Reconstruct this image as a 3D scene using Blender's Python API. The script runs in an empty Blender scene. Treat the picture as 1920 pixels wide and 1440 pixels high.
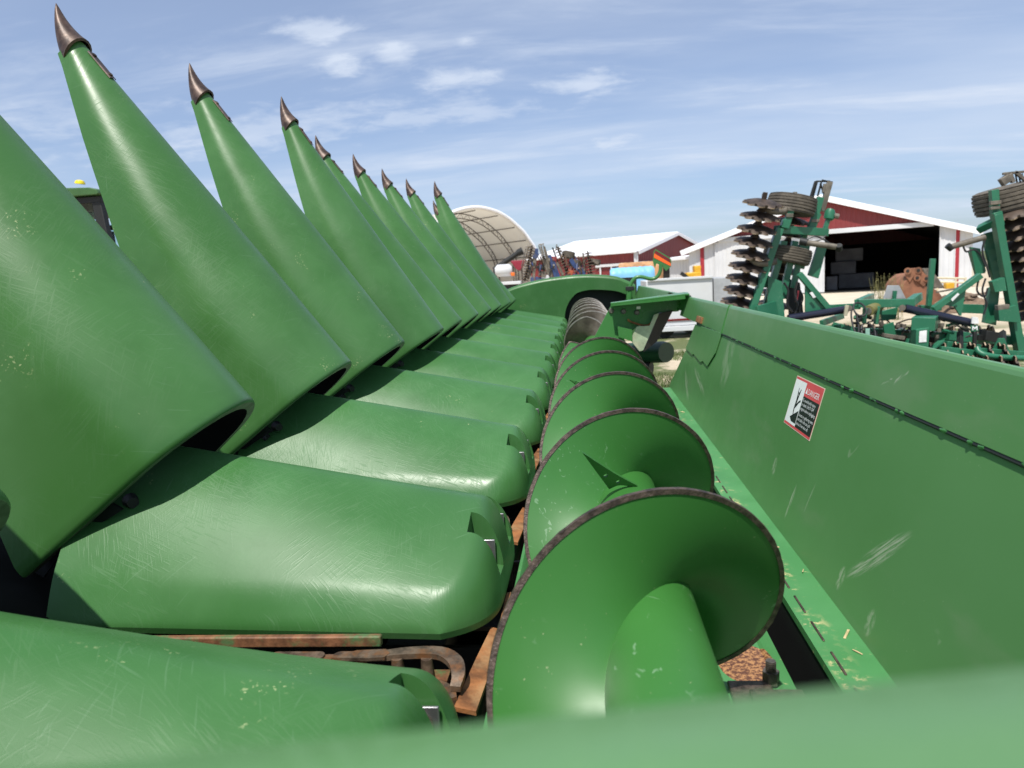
import bpy, bmesh, math, random
from mathutils import Vector, Matrix, geometry
random.seed(7)
sc = bpy.context.scene
R = math.radians

# ------------------------------------------------------------------ camera
FPX, CX, CY = 1331.0, 960.0, 720.0
RIGHT = Vector((0.9931582, 0.09973434, -0.06074416))
UP = Vector((0.04510434, 0.15218722, 0.98732196))
FWD = Vector((-0.10771439, 0.98330672, -0.14664753))
EYE = Vector((0.0, 0.0, 2.3))
cam = bpy.data.cameras.new('camera')
cam.sensor_width = 36.0
cam.lens = FPX / 1920.0 * 36.0
cam.clip_start = 0.01
cam.clip_end = 2000
cam.dof.use_dof = True
cam.dof.focus_distance = 1.9
cam.dof.aperture_fstop = 6.6
camo = bpy.data.objects.new('camera', cam)
sc.collection.objects.link(camo)
mw = Matrix.Identity(4)
for i in range(3):
    mw[i][0], mw[i][1], mw[i][2], mw[i][3] = RIGHT[i], UP[i], -FWD[i], EYE[i]
camo.matrix_world = mw
sc.camera = camo

# ------------------------------------------------------------------ light
SUN_EL, SUN_AZ = 62.5, 193.0       # azimuth measured clockwise from +Y (away from the camera)
sun_dir = Vector((math.sin(R(SUN_AZ)) * math.cos(R(SUN_EL)), math.cos(R(SUN_AZ)) * math.cos(R(SUN_EL)), math.sin(R(SUN_EL))))
sl = bpy.data.lights.new('sun', 'SUN')
sl.energy = 4.6
sl.angle = R(0.53)
sl.color = (1.0, 0.96, 0.89)
so = bpy.data.objects.new('sun', sl)
sc.collection.objects.link(so)
so.rotation_euler = sun_dir.to_track_quat('Z', 'Y').to_euler()
so.location = (0, 0, 30)

w = bpy.data.worlds.new('World')
sc.world = w
w.use_nodes = True
nt = w.node_tree
nt.nodes.clear()
def N(t, kind, **kw):
    n = t.nodes.new(kind)
    for k, v in kw.items():
        setattr(n, k, v)
    return n
out = N(nt, 'ShaderNodeOutputWorld')
bg = N(nt, 'ShaderNodeBackground')
sky = N(nt, 'ShaderNodeTexSky', sky_type='NISHITA', sun_disc=False, sun_elevation=R(SUN_EL), sun_rotation=R(SUN_AZ),
        altitude=250, air_density=1.0, dust_density=1.2, ozone_density=2.5)
tc = N(nt, 'ShaderNodeTexCoord')
sep = N(nt, 'ShaderNodeSeparateXYZ')
nt.links.new(tc.outputs['Generated'], sep.inputs[0])
zz = N(nt, 'ShaderNodeMath', operation='MAXIMUM'); zz.inputs[1].default_value = 0.0
nt.links.new(sep.outputs[2], zz.inputs[0])
za = N(nt, 'ShaderNodeMath', operation='ADD'); za.inputs[1].default_value = 0.12
nt.links.new(zz.outputs[0], za.inputs[0])
dx = N(nt, 'ShaderNodeMath', operation='DIVIDE'); dy = N(nt, 'ShaderNodeMath', operation='DIVIDE')
nt.links.new(sep.outputs[0], dx.inputs[0]); nt.links.new(za.outputs[0], dx.inputs[1])
nt.links.new(sep.outputs[1], dy.inputs[0]); nt.links.new(za.outputs[0], dy.inputs[1])
cmb = N(nt, 'ShaderNodeCombineXYZ')
nt.links.new(dx.outputs[0], cmb.inputs[0]); nt.links.new(dy.outputs[0], cmb.inputs[1])
def cloud(scale, stretch, rot, lo, hi, detail, rough, off, dist=0.0):
    mp = N(nt, 'ShaderNodeMapping'); mp.inputs['Scale'].default_value = (scale * stretch[0], scale * stretch[1], 1)
    mp.inputs['Rotation'].default_value = (0, 0, R(rot)); mp.inputs['Location'].default_value = off
    nt.links.new(cmb.outputs[0], mp.inputs[0])
    no = N(nt, 'ShaderNodeTexNoise'); no.inputs['Scale'].default_value = 1.0; no.inputs['Detail'].default_value = detail
    no.inputs['Roughness'].default_value = rough; no.inputs['Distortion'].default_value = dist
    nt.links.new(mp.outputs[0], no.inputs['Vector'])
    mr = N(nt, 'ShaderNodeMapRange', interpolation_type='SMOOTHSTEP')
    mr.inputs[1].default_value = lo; mr.inputs[2].default_value = hi
    nt.links.new(no.outputs['Fac'], mr.inputs[0])
    return mr.outputs[0]
def wmath(op, a, b):
    m = N(nt, 'ShaderNodeMath', operation=op)
    for i, s in enumerate((a, b)):
        if isinstance(s, (int, float)): m.inputs[i].default_value = s
        else: nt.links.new(s, m.inputs[i])
    return m.outputs[0]
veil = cloud(0.55, (0.6, 1.5), 8, 0.36, 0.74, 5, 0.55, (3.1, 1.7, 0))
wisp = cloud(1.3, (0.5, 1.9), -6, 0.46, 0.78, 8, 0.62, (7.3, 4.1, 0), 0.5)
puff = wmath('MULTIPLY', cloud(3.1, (1.0, 1.5), 20, 0.53, 0.70, 7, 0.55, (1.3, 9.2, 0), 0.15),
             cloud(0.75, (1, 1.2), 0, 0.50, 0.64, 2, 0.5, (5.0, 2.9, 0)))
cl = wmath('ADD', wmath('ADD', wmath('MULTIPLY', veil, 0.36), 0.30), wmath('MULTIPLY', wisp, 0.42))
def puffs(spots):
    acc = None
    mp = N(nt, 'ShaderNodeMapping'); mp.inputs['Scale'].default_value = (6.5, 8.5, 1); nt.links.new(cmb.outputs[0], mp.inputs[0])
    no = N(nt, 'ShaderNodeTexNoise'); no.inputs['Scale'].default_value = 1; no.inputs['Detail'].default_value = 7; no.inputs['Roughness'].default_value = 0.6; no.inputs['Distortion'].default_value = 0.3
    nt.links.new(mp.outputs[0], no.inputs['Vector'])
    for u, v, ru, rv, amt in spots:
        d = (RIGHT * ((u - CX) / FPX) + UP * (-(v - CY) / FPX) + FWD).normalized(); k = 1 / (max(0, d.z) + 0.12)
        d2 = (RIGHT * ((u + ru - CX) / FPX) + UP * (-(v - CY) / FPX) + FWD).normalized(); k2 = 1 / (max(0, d2.z) + 0.12)
        d3 = (RIGHT * ((u - CX) / FPX) + UP * (-(v - rv - CY) / FPX) + FWD).normalized(); k3 = 1 / (max(0, d3.z) + 0.12)
        c = Vector((d.x * k, d.y * k, 0)); e1 = Vector((d2.x * k2, d2.y * k2, 0)) - c; e2 = Vector((d3.x * k3, d3.y * k3, 0)) - c
        sb = N(nt, 'ShaderNodeVectorMath', operation='SUBTRACT'); nt.links.new(cmb.outputs[0], sb.inputs[0]); sb.inputs[1].default_value = c
        dv = N(nt, 'ShaderNodeVectorMath', operation='DIVIDE'); nt.links.new(sb.outputs[0], dv.inputs[0]); dv.inputs[1].default_value = (abs(e1.x) + abs(e2.x) * 0.5, abs(e2.y) + abs(e1.y) * 0.5, 1)
        ln = N(nt, 'ShaderNodeVectorMath', operation='LENGTH'); nt.links.new(dv.outputs[0], ln.inputs[0])
        q = wmath('SUBTRACT', wmath('ADD', wmath('SUBTRACT', 1.0, ln.outputs['Value']), wmath('MULTIPLY', no.outputs['Fac'], 2.6)), 1.30)
        mr = N(nt, 'ShaderNodeMapRange', interpolation_type='SMOOTHSTEP'); mr.inputs[1].default_value = 0.0; mr.inputs[2].default_value = 1.0; mr.inputs[4].default_value = amt
        nt.links.new(q, mr.inputs[0])
        acc = mr.outputs[0] if acc is None else wmath('MAXIMUM', acc, mr.outputs[0])
    return acc
cl = wmath('ADD', cl, puffs(((590, 55, 75, 40, 0.5), (645, 125, 60, 30, 0.55), (735, 98, 50, 25, 0.4), (850, 150, 110, 30, 0.45), (1100, 160, 100, 28, 0.45), (1150, 268, 60, 14, 0.35), (872, 76, 28, 12, 0.3), (470, 250, 420, 28, 0.35), (820, 215, 240, 22, 0.35), (150, 225, 260, 30, 0.3))))
cl = wmath('MINIMUM', cl, 0.95)
cmix = N(nt, 'ShaderNodeMix', data_type='RGBA')
SKY_K = 0.092
skm = N(nt, 'ShaderNodeMix', data_type='RGBA', blend_type='MULTIPLY'); skm.inputs[0].default_value = 1.0
skm.inputs[7].default_value = (0.86, 1.0, 1.20, 1)
nt.links.new(sky.outputs[0], skm.inputs[6])
nt.links.new(cl, cmix.inputs[0])
nt.links.new(skm.outputs[2], cmix.inputs[6])
cmix.inputs[7].default_value = (0.59 / SKY_K, 0.66 / SKY_K, 0.78 / SKY_K, 1)
nt.links.new(cmix.outputs[2], bg.inputs[0])
bg.inputs[1].default_value = SKY_K
nt.links.new(bg.outputs[0], out.inputs[0])

sc.view_settings.view_transform = 'Standard'
sc.view_settings.look = 'None'
sc.view_settings.exposure = 0.28
sc.view_settings.gamma = 1.0
sc.view_settings.use_curve_mapping = False

# ------------------------------------------------------------------ helpers: points
def px(u, v, Y):
    """the point of the vertical plane y = Y that the photograph shows at (u, v)"""
    d = RIGHT * ((u - CX) / FPX) + UP * (-(v - CY) / FPX) + FWD
    return EYE + d * (Y / d.y)
def gnd(u, v, z=0.0):
    d = RIGHT * ((u - CX) / FPX) + UP * (-(v - CY) / FPX) + FWD
    return EYE + d * ((z - EYE.z) / d.z)

# ------------------------------------------------------------------ helpers: materials
class NT:
    def __init__(s, name):
        s.m = bpy.data.materials.new(name); s.m.use_nodes = True
        s.t = s.m.node_tree; s.b = s.t.nodes['Principled BSDF']
        s.tc = s.t.nodes.new('ShaderNodeTexCoord')
        s.co = s.tc.outputs['Object']
    def n(s, kind, **kw): return N(s.t, kind, **kw)
    def l(s, a, b): s.t.links.new(a, b)
    def jitter(s):
        oi = s.n('ShaderNodeObjectInfo'); m = s.n('ShaderNodeMath', operation='MULTIPLY'); m.inputs[1].default_value = 37.0
        s.l(oi.outputs['Random'], m.inputs[0])
        a = s.n('ShaderNodeVectorMath', operation='ADD'); s.l(s.tc.outputs['Object'], a.inputs[0])
        c = s.n('ShaderNodeCombineXYZ')
        for i in range(3): s.l(m.outputs[0], c.inputs[i])
        s.l(c.outputs[0], a.inputs[1]); s.co = a.outputs[0]; s.rand = oi.outputs['Random']
        return s
    def noise(s, scale, detail=3, rough=0.5, rot=(0, 0, 0), lo=None, hi=None, dist=0.0, loc=(0, 0, 0)):
        src = s.co
        if any(rot):
            m0 = s.n('ShaderNodeMapping'); m0.inputs['Rotation'].default_value = rot; s.l(src, m0.inputs[0]); src = m0.outputs[0]
        mp = s.n('ShaderNodeMapping')
        mp.inputs['Scale'].default_value = scale if isinstance(scale, tuple) else (scale,) * 3
        mp.inputs['Location'].default_value = loc
        s.l(src, mp.inputs[0])
        no = s.n('ShaderNodeTexNoise'); no.inputs['Scale'].default_value = 1; no.inputs['Detail'].default_value = detail
        no.inputs['Roughness'].default_value = rough; no.inputs['Distortion'].default_value = dist
        s.l(mp.outputs[0], no.inputs['Vector'])
        o = no.outputs['Fac']
        if lo is not None: o = s.rng(o, lo, hi)
        return o
    def rng(s, v, lo, hi, a=0.0, b=1.0):
        mr = s.n('ShaderNodeMapRange'); mr.interpolation_type = 'SMOOTHSTEP'
        for i, x in zip((1, 2, 3, 4), (lo, hi, a, b)): mr.inputs[i].default_value = x
        s.l(v, mr.inputs[0]); return mr.outputs[0]
    def math(s, op, a, b=0.0):
        m = s.n('ShaderNodeMath', operation=op)
        for i, x in enumerate((a, b)):
            if isinstance(x, (int, float)): m.inputs[i].default_value = x
            else: s.l(x, m.inputs[i])
        return m.outputs[0]
    def mix(s, f, a, b):
        m = s.n('ShaderNodeMix', data_type='RGBA')
        for i, x in zip((0, 6, 7), (f, a, b)):
            if isinstance(x, (int, float)): m.inputs[i].default_value = x
            elif isinstance(x, tuple): m.inputs[i].default_value = x if len(x) == 4 else x + (1,)
            else: s.l(x, m.inputs[i])
        return m.outputs[2]
    def base(s, c):
        if isinstance(c, tuple): s.b.inputs['Base Color'].default_value = c + (1,)
        else: s.l(c, s.b.inputs['Base Color'])
    def rough(s, r):
        if isinstance(r, (int, float)): s.b.inputs['Roughness'].default_value = r
        else: s.l(r, s.b.inputs['Roughness'])
    def metal(s, r):
        if isinstance(r, (int, float)): s.b.inputs['Metallic'].default_value = r
        else: s.l(r, s.b.inputs['Metallic'])
    def bump(s, h, strength=0.3, dist=0.002):
        bp = s.n('ShaderNodeBump'); bp.inputs['Strength'].default_value = strength; bp.inputs['Distance'].default_value = dist
        s.l(h, bp.inputs['Height']); s.l(bp.outputs[0], s.b.inputs['Normal'])
    def blob(s, c, r, soft=0.6):
        """a round spot about the local point c with the three radii r, its edge broken by noise"""
        v = s.n('ShaderNodeVectorMath', operation='SUBTRACT'); s.l(s.tc.outputs['Object'], v.inputs[0]); v.inputs[1].default_value = c
        d = s.n('ShaderNodeVectorMath', operation='DIVIDE'); s.l(v.outputs[0], d.inputs[0]); d.inputs[1].default_value = r
        ln = s.n('ShaderNodeVectorMath', operation='LENGTH'); s.l(d.outputs[0], ln.inputs[0])
        return s.rng(ln.outputs['Value'], 1.0, soft)
def simple(name, col, rough=0.5, metal=0.0, var=0.12, scale=8.0, bump=0.0, bscale=60.0, dirt=None, dirtamt=0.5):
    s = NT(name).jitter()
    c2 = tuple(max(0, x * (1 - var)) for x in col); c1 = tuple(min(1, x * (1 + var)) for x in col)
    c = s.mix(s.noise(scale, 4, 0.6, lo=0.3, hi=0.7), c1, c2)
    if dirt:
        c = s.mix(s.math('MULTIPLY', s.noise(scale * 0.7, 6, 0.65, lo=0.48, hi=0.68, loc=(3, 8, 1)), dirtamt), c, dirt)
    s.base(c); s.rough(rough); s.metal(metal)
    if bump: s.bump(s.noise(bscale, 4, 0.6), bump, 0.003)
    return s.m

def plastic(name, col, sx, fine, side=False):
    s = NT(name).jitter()
    wear = s.noise(2.6, 4, 0.6, lo=0.38, hi=0.66)
    c = s.mix(wear, col, tuple(x * 1.20 + 0.010 for x in col))
    c = s.mix(s.math('MULTIPLY', s.rand, 0.22), c, (col[0] * 1.35, col[1] * 1.20, col[2] * 1.15))
    c = s.mix(s.math('MULTIPLY', s.noise(1.1, 3, 0.6, lo=0.52, hi=0.72, loc=(4, 1, 2)), 0.22), c, (0.075, 0.165, 0.068))
    def stroke(ang, l, wdt, lo, hi, loc, flank=False, dist=0.25):
        # fine lines drawn along one direction of the surface (its top or, when flank, its side)
        if flank: return s.noise((l, l * 0.6, wdt), 1, 0.4, rot=(0, R(ang), 0), lo=lo, hi=hi, loc=loc, dist=dist)
        return s.noise((l, wdt, l * 0.6), 1, 0.4, rot=(0, 0, R(ang)), lo=lo, hi=hi, loc=loc, dist=dist)
    sm = None
    for i, ang in enumerate((18, -34, 66, 100, 42)):
        k = stroke(ang, 9 + i * 1.5, 250 - i * 14, 0.715 if side else 0.70, 0.76, (i * 5.1, 2, i), side, 0.5)
        g = s.noise(3.0, 2, 0.5, lo=0.50, hi=0.66, loc=(i * 9, 3, 1))
        k = s.math('MULTIPLY', k, g)
        sm = k if sm is None else s.math('MAXIMUM', sm, k)
    h = None
    for i, ang in enumerate((12, 58, -40, 84, 30)):
        k = stroke(ang, 24 * sx, 330 * sx, 0.57, 0.66, (0, i * 4.0, 2 + i), side and i % 2 == 0)
        k = s.math('MULTIPLY', k, s.noise(3.4, 2, 0.5, lo=0.44, hi=0.66, loc=(i * 3, 7, 1)))
        h = k if h is None else s.math('MAXIMUM', h, k)
    c = s.mix(s.math('MULTIPLY', sm, 0.08), c, (0.30, 0.44, 0.31))
    c = s.mix(s.math('MULTIPLY', h, 0.02), c, (0.34, 0.47, 0.35))
    spots = s.math('MULTIPLY', s.noise(150, 2, 0.5, lo=0.60, hi=0.66), s.noise(6, 4, 0.65, lo=0.62, hi=0.70, loc=(2, 2, 7)))
    c = s.mix(s.math('MULTIPLY', spots, 0.5), c, (0.46, 0.50, 0.26))
    s.base(c)
    r = s.noise(5, 4, 0.6)
    s.rough(s.math('ADD', s.rng(r, 0.3, 0.7, 0.31, 0.42), s.math('MULTIPLY', h, 0.10)))
    s.b.inputs['IOR'].default_value = 1.5
    s.b.inputs['Specular IOR Level'].default_value = 0.40
    s.bump(s.math('ADD', s.math('ADD', s.math('MULTIPLY', h, 0.85), s.math('MULTIPLY', sm, 0.35)), s.math('MULTIPLY', s.noise(90 * sx, 3, 0.6), 0.35)), fine, 0.0011)
    return s.m

def paint(name, col, rough=0.32, chips=0.25, rust=None):
    s = NT(name).jitter()
    c = s.mix(s.noise(1.7, 4, 0.6, lo=0.35, hi=0.7), col, tuple(x * 1.16 + 0.006 for x in col))
    k = s.math('MULTIPLY', s.noise((9, 120, 60), 2, 0.5, rot=(R(12), R(5), R(35)), lo=0.66, hi=0.71, dist=0.8), s.noise(2.3, 2, 0.5, lo=0.52, hi=0.66))
    k2 = s.math('MULTIPLY', s.noise((70, 8, 60), 2, 0.5, rot=(R(30), R(25), R(10)), lo=0.67, hi=0.72, dist=0.8, loc=(3, 1, 4)), s.noise(2.0, 2, 0.5, lo=0.52, hi=0.66, loc=(7, 7, 2)))
    c = s.mix(s.math('MULTIPLY', s.math('MAXIMUM', k, k2), chips * 2), c, (0.36, 0.50, 0.36))
    sp = s.math('MULTIPLY', s.noise(150, 2, 0.5, lo=0.71, hi=0.76), s.noise(5, 2, 0.5, lo=0.5, hi=0.65, loc=(1, 8, 3)))
    c = s.mix(s.math('MULTIPLY', sp, chips * 2.4), c, (0.50, 0.48, 0.30))
    if rust:
        rr = s.noise(6, 8, 0.7, lo=0.60, hi=0.66, loc=(4, 4, 9)); c = s.mix(s.math('MULTIPLY', rr, rust), c, (0.19, 0.075, 0.028))
    s.base(c)
    s.rough(s.rng(s.noise(4, 4, 0.6), 0.3, 0.7, rough - 0.06, rough + 0.10))
    s.bump(s.noise(300, 2, 0.5), 0.02, 0.001)
    return s.m

G = (0.036, 0.205, 0.052)
m_hood = plastic('green_plastic_hood', (0.033, 0.120, 0.029), 1.0, 0.13)
m_snout = plastic('green_plastic_snout', (0.039, 0.126, 0.029), 0.8, 0.08, True)
m_rim = simple('worn_plastic_edge', (0.13, 0.17, 0.11), 0.55, var=0.35, scale=25, bump=0.2)
m_paint = paint('green_paint', (0.042, 0.165, 0.040), 0.30, 0.18)
m_auger = paint('green_paint_auger', (0.034, 0.148, 0.026), 0.41, 0.16)
m_dark = simple('black_plastic', (0.010, 0.011, 0.010), 0.6)
m_void = simple('matte_shade_black', (0.006, 0.007, 0.006), 0.95)  # near-black stands for shade in snout hollows and beneath the header
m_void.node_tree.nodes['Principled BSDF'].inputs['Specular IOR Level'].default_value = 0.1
m_hosem = simple('black_rubber', (0.02, 0.02, 0.021), 0.45)
m_steel = simple('bare_steel', (0.30, 0.30, 0.31), 0.38, 0.8, var=0.25, scale=14)
m_bolt = simple('weathered_bolt', (0.16, 0.14, 0.12), 0.45, 0.6, var=0.4, scale=60)
m_edge = simple('worn_steel_edge', (0.085, 0.060, 0.048), 0.48, 0.35, var=0.55, scale=70, bump=0.6, bscale=160)
m_cast = simple('cast_iron_tip', (0.060, 0.036, 0.026), 0.45, 0.30, var=0.5, scale=22, bump=0.25, bscale=90, dirt=(0.20, 0.14, 0.10), dirtamt=0.5)
m_rust = simple('orange_rust', (0.21, 0.082, 0.026), 0.75, 0.0, var=0.6, scale=16, bump=0.5, bscale=120, dirt=(0.36, 0.22, 0.10), dirtamt=0.6)
m_deck = simple('rusty_green_deck', (0.17, 0.075, 0.035), 0.6, 0.1, var=0.5, scale=30, bump=0.3, bscale=120, dirt=(0.05, 0.17, 0.06), dirtamt=0.8)
m_chain = simple('rusty_chain', (0.12, 0.085, 0.058), 0.5, 0.4, var=0.55, scale=38, bump=0.4, bscale=120, dirt=(0.20, 0.085, 0.03), dirtamt=0.8)
m_fledge = simple('bright_flight_edge', (0.40, 0.36, 0.32), 0.4, 0.5, var=0.3, scale=30)
m_flsteel = simple('polished_flight_steel', (0.17, 0.14, 0.115), 0.46, 0.55, var=0.4, scale=9, bump=0.15, bscale=50, dirt=(0.13, 0.085, 0.06), dirtamt=0.7)

# ------------------------------------------------------------------ helpers: geometry
OFF = {}
class MB:
    def __init__(s): s.v = []; s.f = []; s.mi = []
    def add(s, vs, fs, mi=0):
        o = len(s.v); s.v += [tuple(v) for v in vs]
        for f in fs: s.f.append(tuple(i + o for i in f)); s.mi.append(mi)
        return s
    def grid(s, rows, closed=False, mi=0, flip=False):
        n = len(rows[0]); vs = [p for r in rows for p in r]; fs = []
        for i in range(len(rows) - 1):
            for j in range(n if closed else n - 1):
                k = (j + 1) % n
                q = (i * n + j, i * n + k, (i + 1) * n + k, (i + 1) * n + j)
                fs.append(q[::-1] if flip else q)
        return s.add(vs, fs, mi)
    def fan(s, ring, mi=0):
        return s.add(ring, [tuple(range(len(ring)))], mi)
    def box(s, c, size, rot=None, mi=0):
        hx, hy, hz = (x / 2 for x in size)
        vs = [Vector((x, y, z)) for x in (-hx, hx) for y in (-hy, hy) for z in (-hz, hz)]
        if rot: vs = [rot @ v for v in vs]
        c = Vector(c)
        return s.add([v + c for v in vs], [(0, 1, 3, 2), (4, 6, 7, 5), (0, 4, 5, 1), (2, 3, 7, 6), (0, 2, 6, 4), (1, 5, 7, 3)], mi)
    def beam(s, a, b, wd, ht, up=(0, 0, 1), mi=0):
        a, b = Vector(a), Vector(b); d = (b - a); L = d.length; d.normalize()
        u = Vector(up)
        if abs(d.dot(u)) > 0.97: u = Vector((0, 1, 0))
        sd = d.cross(u).normalized(); u = sd.cross(d)
        vs = [p + sd * (wd / 2 * i) + u * (ht / 2 * j) for p in (a, b) for i, j in ((-1, -1), (1, -1), (1, 1), (-1, 1))]
        return s.add(vs, [(3, 2, 1, 0), (4, 5, 6, 7), (0, 1, 5, 4), (1, 2, 6, 5), (2, 3, 7, 6), (3, 0, 4, 7)], mi)
    def tube(s, pts, r, n=10, caps=True, mi=0, sy=1.0):
        pts = [Vector(p) for p in pts]; rr = r if isinstance(r, (list, tuple)) else [r] * len(pts)
        rows = []; pu = None
        for i, p in enumerate(pts):
            d = (pts[min(i + 1, len(pts) - 1)] - pts[max(i - 1, 0)]).normalized()
            if pu is None:
                pu = Vector((0, 0, 1)) if abs(d.z) < 0.9 else Vector((0, 1, 0))
            sd = d.cross(pu).normalized(); pu = sd.cross(d).normalized()
            rows.append([p + sd * (math.cos(t) * rr[i]) + pu * (math.sin(t) * rr[i] * sy) for t in (2 * math.pi * k / n for k in range(n))])
        s.grid(rows, True, mi, True)
        if caps:
            s.fan(rows[0], mi); s.fan(rows[-1][::-1], mi)
        return s
    def prism(s, poly, d, mi=0):
        """solid of a flat polygon (3D points) pushed along d"""
        d = Vector(d); a = [Vector(p) for p in poly]; n = len(a)
        tri = geometry.tessellate_polygon([a])
        vs = a + [p + d for p in a]
        fs = [t for t in tri] + [tuple(i + n for i in t[::-1]) for t in tri]
        fs += [(i, (i + 1) % n, (i + 1) % n + n, i + n) for i in range(n)]
        return s.add(vs, fs, mi)
    def build(s, name, mats, parent=None, smooth=35, loc=None, fix=True):
        me = bpy.data.meshes.new(name); me.from_pydata(s.v, [], s.f)
        if not isinstance(mats, (list, tuple)): mats = [mats]
        for m in mats: me.materials.append(m)
        me.polygons.foreach_set('material_index', s.mi)
        if fix:
            bm = bmesh.new(); bm.from_mesh(me); bmesh.ops.recalc_face_normals(bm, faces=bm.faces); bm.to_mesh(me); bm.free()
        if smooth:
            me.polygons.foreach_set('use_smooth', [True] * len(me.polygons))
            me.set_sharp_from_angle(angle=R(smooth))
        o = bpy.data.objects.new(name, me); sc.collection.objects.link(o)
        if parent:
            o.parent = parent
            if parent.name in OFF: o.matrix_parent_inverse = Matrix.Translation(-OFF[parent.name])
        if loc: o.location = loc
        return o
def bevel(o, wd=0.004, seg=2):
    b = o.modifiers.new('bevel', 'BEVEL'); b.width = wd; b.segments = seg; b.limit_method = 'ANGLE'; b.angle_limit = R(40)
    b.harden_normals = False
    return o
def empty(name, loc=(0, 0, 0), parent=None):
    o = bpy.data.objects.new(name, None); sc.collection.objects.link(o); o.location = loc
    o.empty_display_size = 0.2
    if parent: o.parent = parent
    return o
def tag(o, label, cat, group=None, kind=None):
    if label: o['label'] = label
    if cat: o['category'] = cat
    if group: o['group'] = group
    if kind: o['kind'] = kind
    return o
def copytree(o, parent=None):
    c = o.copy(); sc.collection.objects.link(c); c.parent = parent
    for ch in list(o.children): copytree(ch, c)
    return c
def beam(name, a, b, wd, ht, mat, parent, bev=0.004, up=(0, 0, 1)):
    o = MB().beam(a, b, wd, ht, up).build(name, mat, parent)
    return bevel(o, bev) if bev else o
def rod(name, pts, r, mat, parent, n=10): return MB().tube(pts, r, n).build(name, mat, parent, 50)
def arc_pts(ctrl, n=24):
    """smooth curve through the control points"""
    P = [Vector(p) for p in ctrl]; P = [P[0] * 2 - P[1]] + P + [P[-1] * 2 - P[-2]]
    res = []
    for i in range(1, len(P) - 2):
        k = max(2, n // (len(P) - 3))
        for j in range(k):
            t = j / k; a, b, c, d = P[i - 1:i + 3]
            res.append(0.5 * ((2 * b) + (c - a) * t + (2 * a - 5 * b + 4 * c - d) * t * t + (3 * b - a - 3 * c + d) * t ** 3))
    return res + [P[-2]]
def lerp(tab, x):
    if x <= tab[0][0]: return tab[0][1]
    for (a, b), (c, d) in zip(tab, tab[1:]):
        if x <= c:
            t = (x - a) / (c - a); return b + (d - b) * t
    return tab[-1][1]
def smooth_lerp(tab, x):
    xs = [t[0] for t in tab]; h = 0.06
    return (lerp(tab, x - h) + lerp(tab, x) * 2 + lerp(tab, x + h)) / 4

# ================================================================== SETTING
def ground_mat():
    s = NT('dirt_and_grass_ground')
    c = s.mix(s.noise(0.9, 6, 0.65, lo=0.3, hi=0.7), (0.44, 0.36, 0.25), (0.56, 0.48, 0.35))
    c = s.mix(s.noise(14, 5, 0.7, lo=0.5, hi=0.72), c, (0.30, 0.245, 0.17))
    gm = s.math('MULTIPLY', s.noise(0.55, 5, 0.6, lo=0.42, hi=0.52, loc=(2, 5, 0)), s.blob((2.5, 16, 0), (13, 15, 50), 0.75))
    far = s.n('ShaderNodeSeparateXYZ'); s.l(s.tc.outputs['Object'], far.inputs[0])
    fm = s.rng(far.outputs[1], 130, 190)
    gm = s.math('MAXIMUM', gm, fm)
    gc = s.mix(s.noise(9, 6, 0.7), (0.055, 0.085, 0.022), (0.13, 0.14, 0.045))
    s.base(s.mix(gm, c, gc)); s.rough(0.9)
    s.bump(s.noise(20, 6, 0.7), 0.5, 0.03)
    return s.m
g = MB()
rows = []
for yy in [-300, -60, -20, -5, 0, 5, 10, 15, 20, 30, 45, 60, 90, 150, 300, 700, 1500]:
    rows.append([(xx, yy, 0) for xx in (-1500, -500, -150, -60, -25, -10, -3, 0, 3, 6, 10, 15, 25, 60, 150, 500, 1500)])
g.grid(rows)
ground = g.build('ground', ground_mat(), None, 0)
tag(ground, 'pale gravel yard with patches of mown grass', None, kind='structure')

m_grass = simple('grass_blade', (0.085, 0.130, 0.030), 0.7, var=0.5, scale=1.5, dirt=(0.20, 0.18, 0.07), dirtamt=0.5)
gb = MB()
rg = random.Random(3)
for i in range(38000):
    x = rg.uniform(0.6, 4.6); y = rg.uniform(7.5, 20)
    h = rg.uniform(0.04, 0.11); a = rg.uniform(0, 6.28); wd = rg.uniform(0.004, 0.009)
    if math.sin(x * 1.9 + y * 0.8) + math.sin(y * 1.1 - x * 0.7) < -0.55: continue
    lx, ly = math.cos(a), math.sin(a); t = rg.uniform(0.0, 0.06)
    gb.add([(x - ly * wd, y + lx * wd, 0), (x + ly * wd, y - lx * wd, 0), (x + lx * t, y + ly * t, h)], [(0, 1, 2)])
tag(gb.build('grass', m_grass, None, 0, fix=False), 'short green and dry grass in the yard beyond the header opening', None, kind='stuff')

# ================================================================== CORN HEADER
HDR = empty('corn_header', (0, 0, 1.1))
tag(HDR, 'long green corn harvesting header with raised pointed snouts and a spiral auger', 'corn header')
ROWY = [0.82 + 0.762 * k for k in range(11)]
L0 = 1.52

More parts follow.
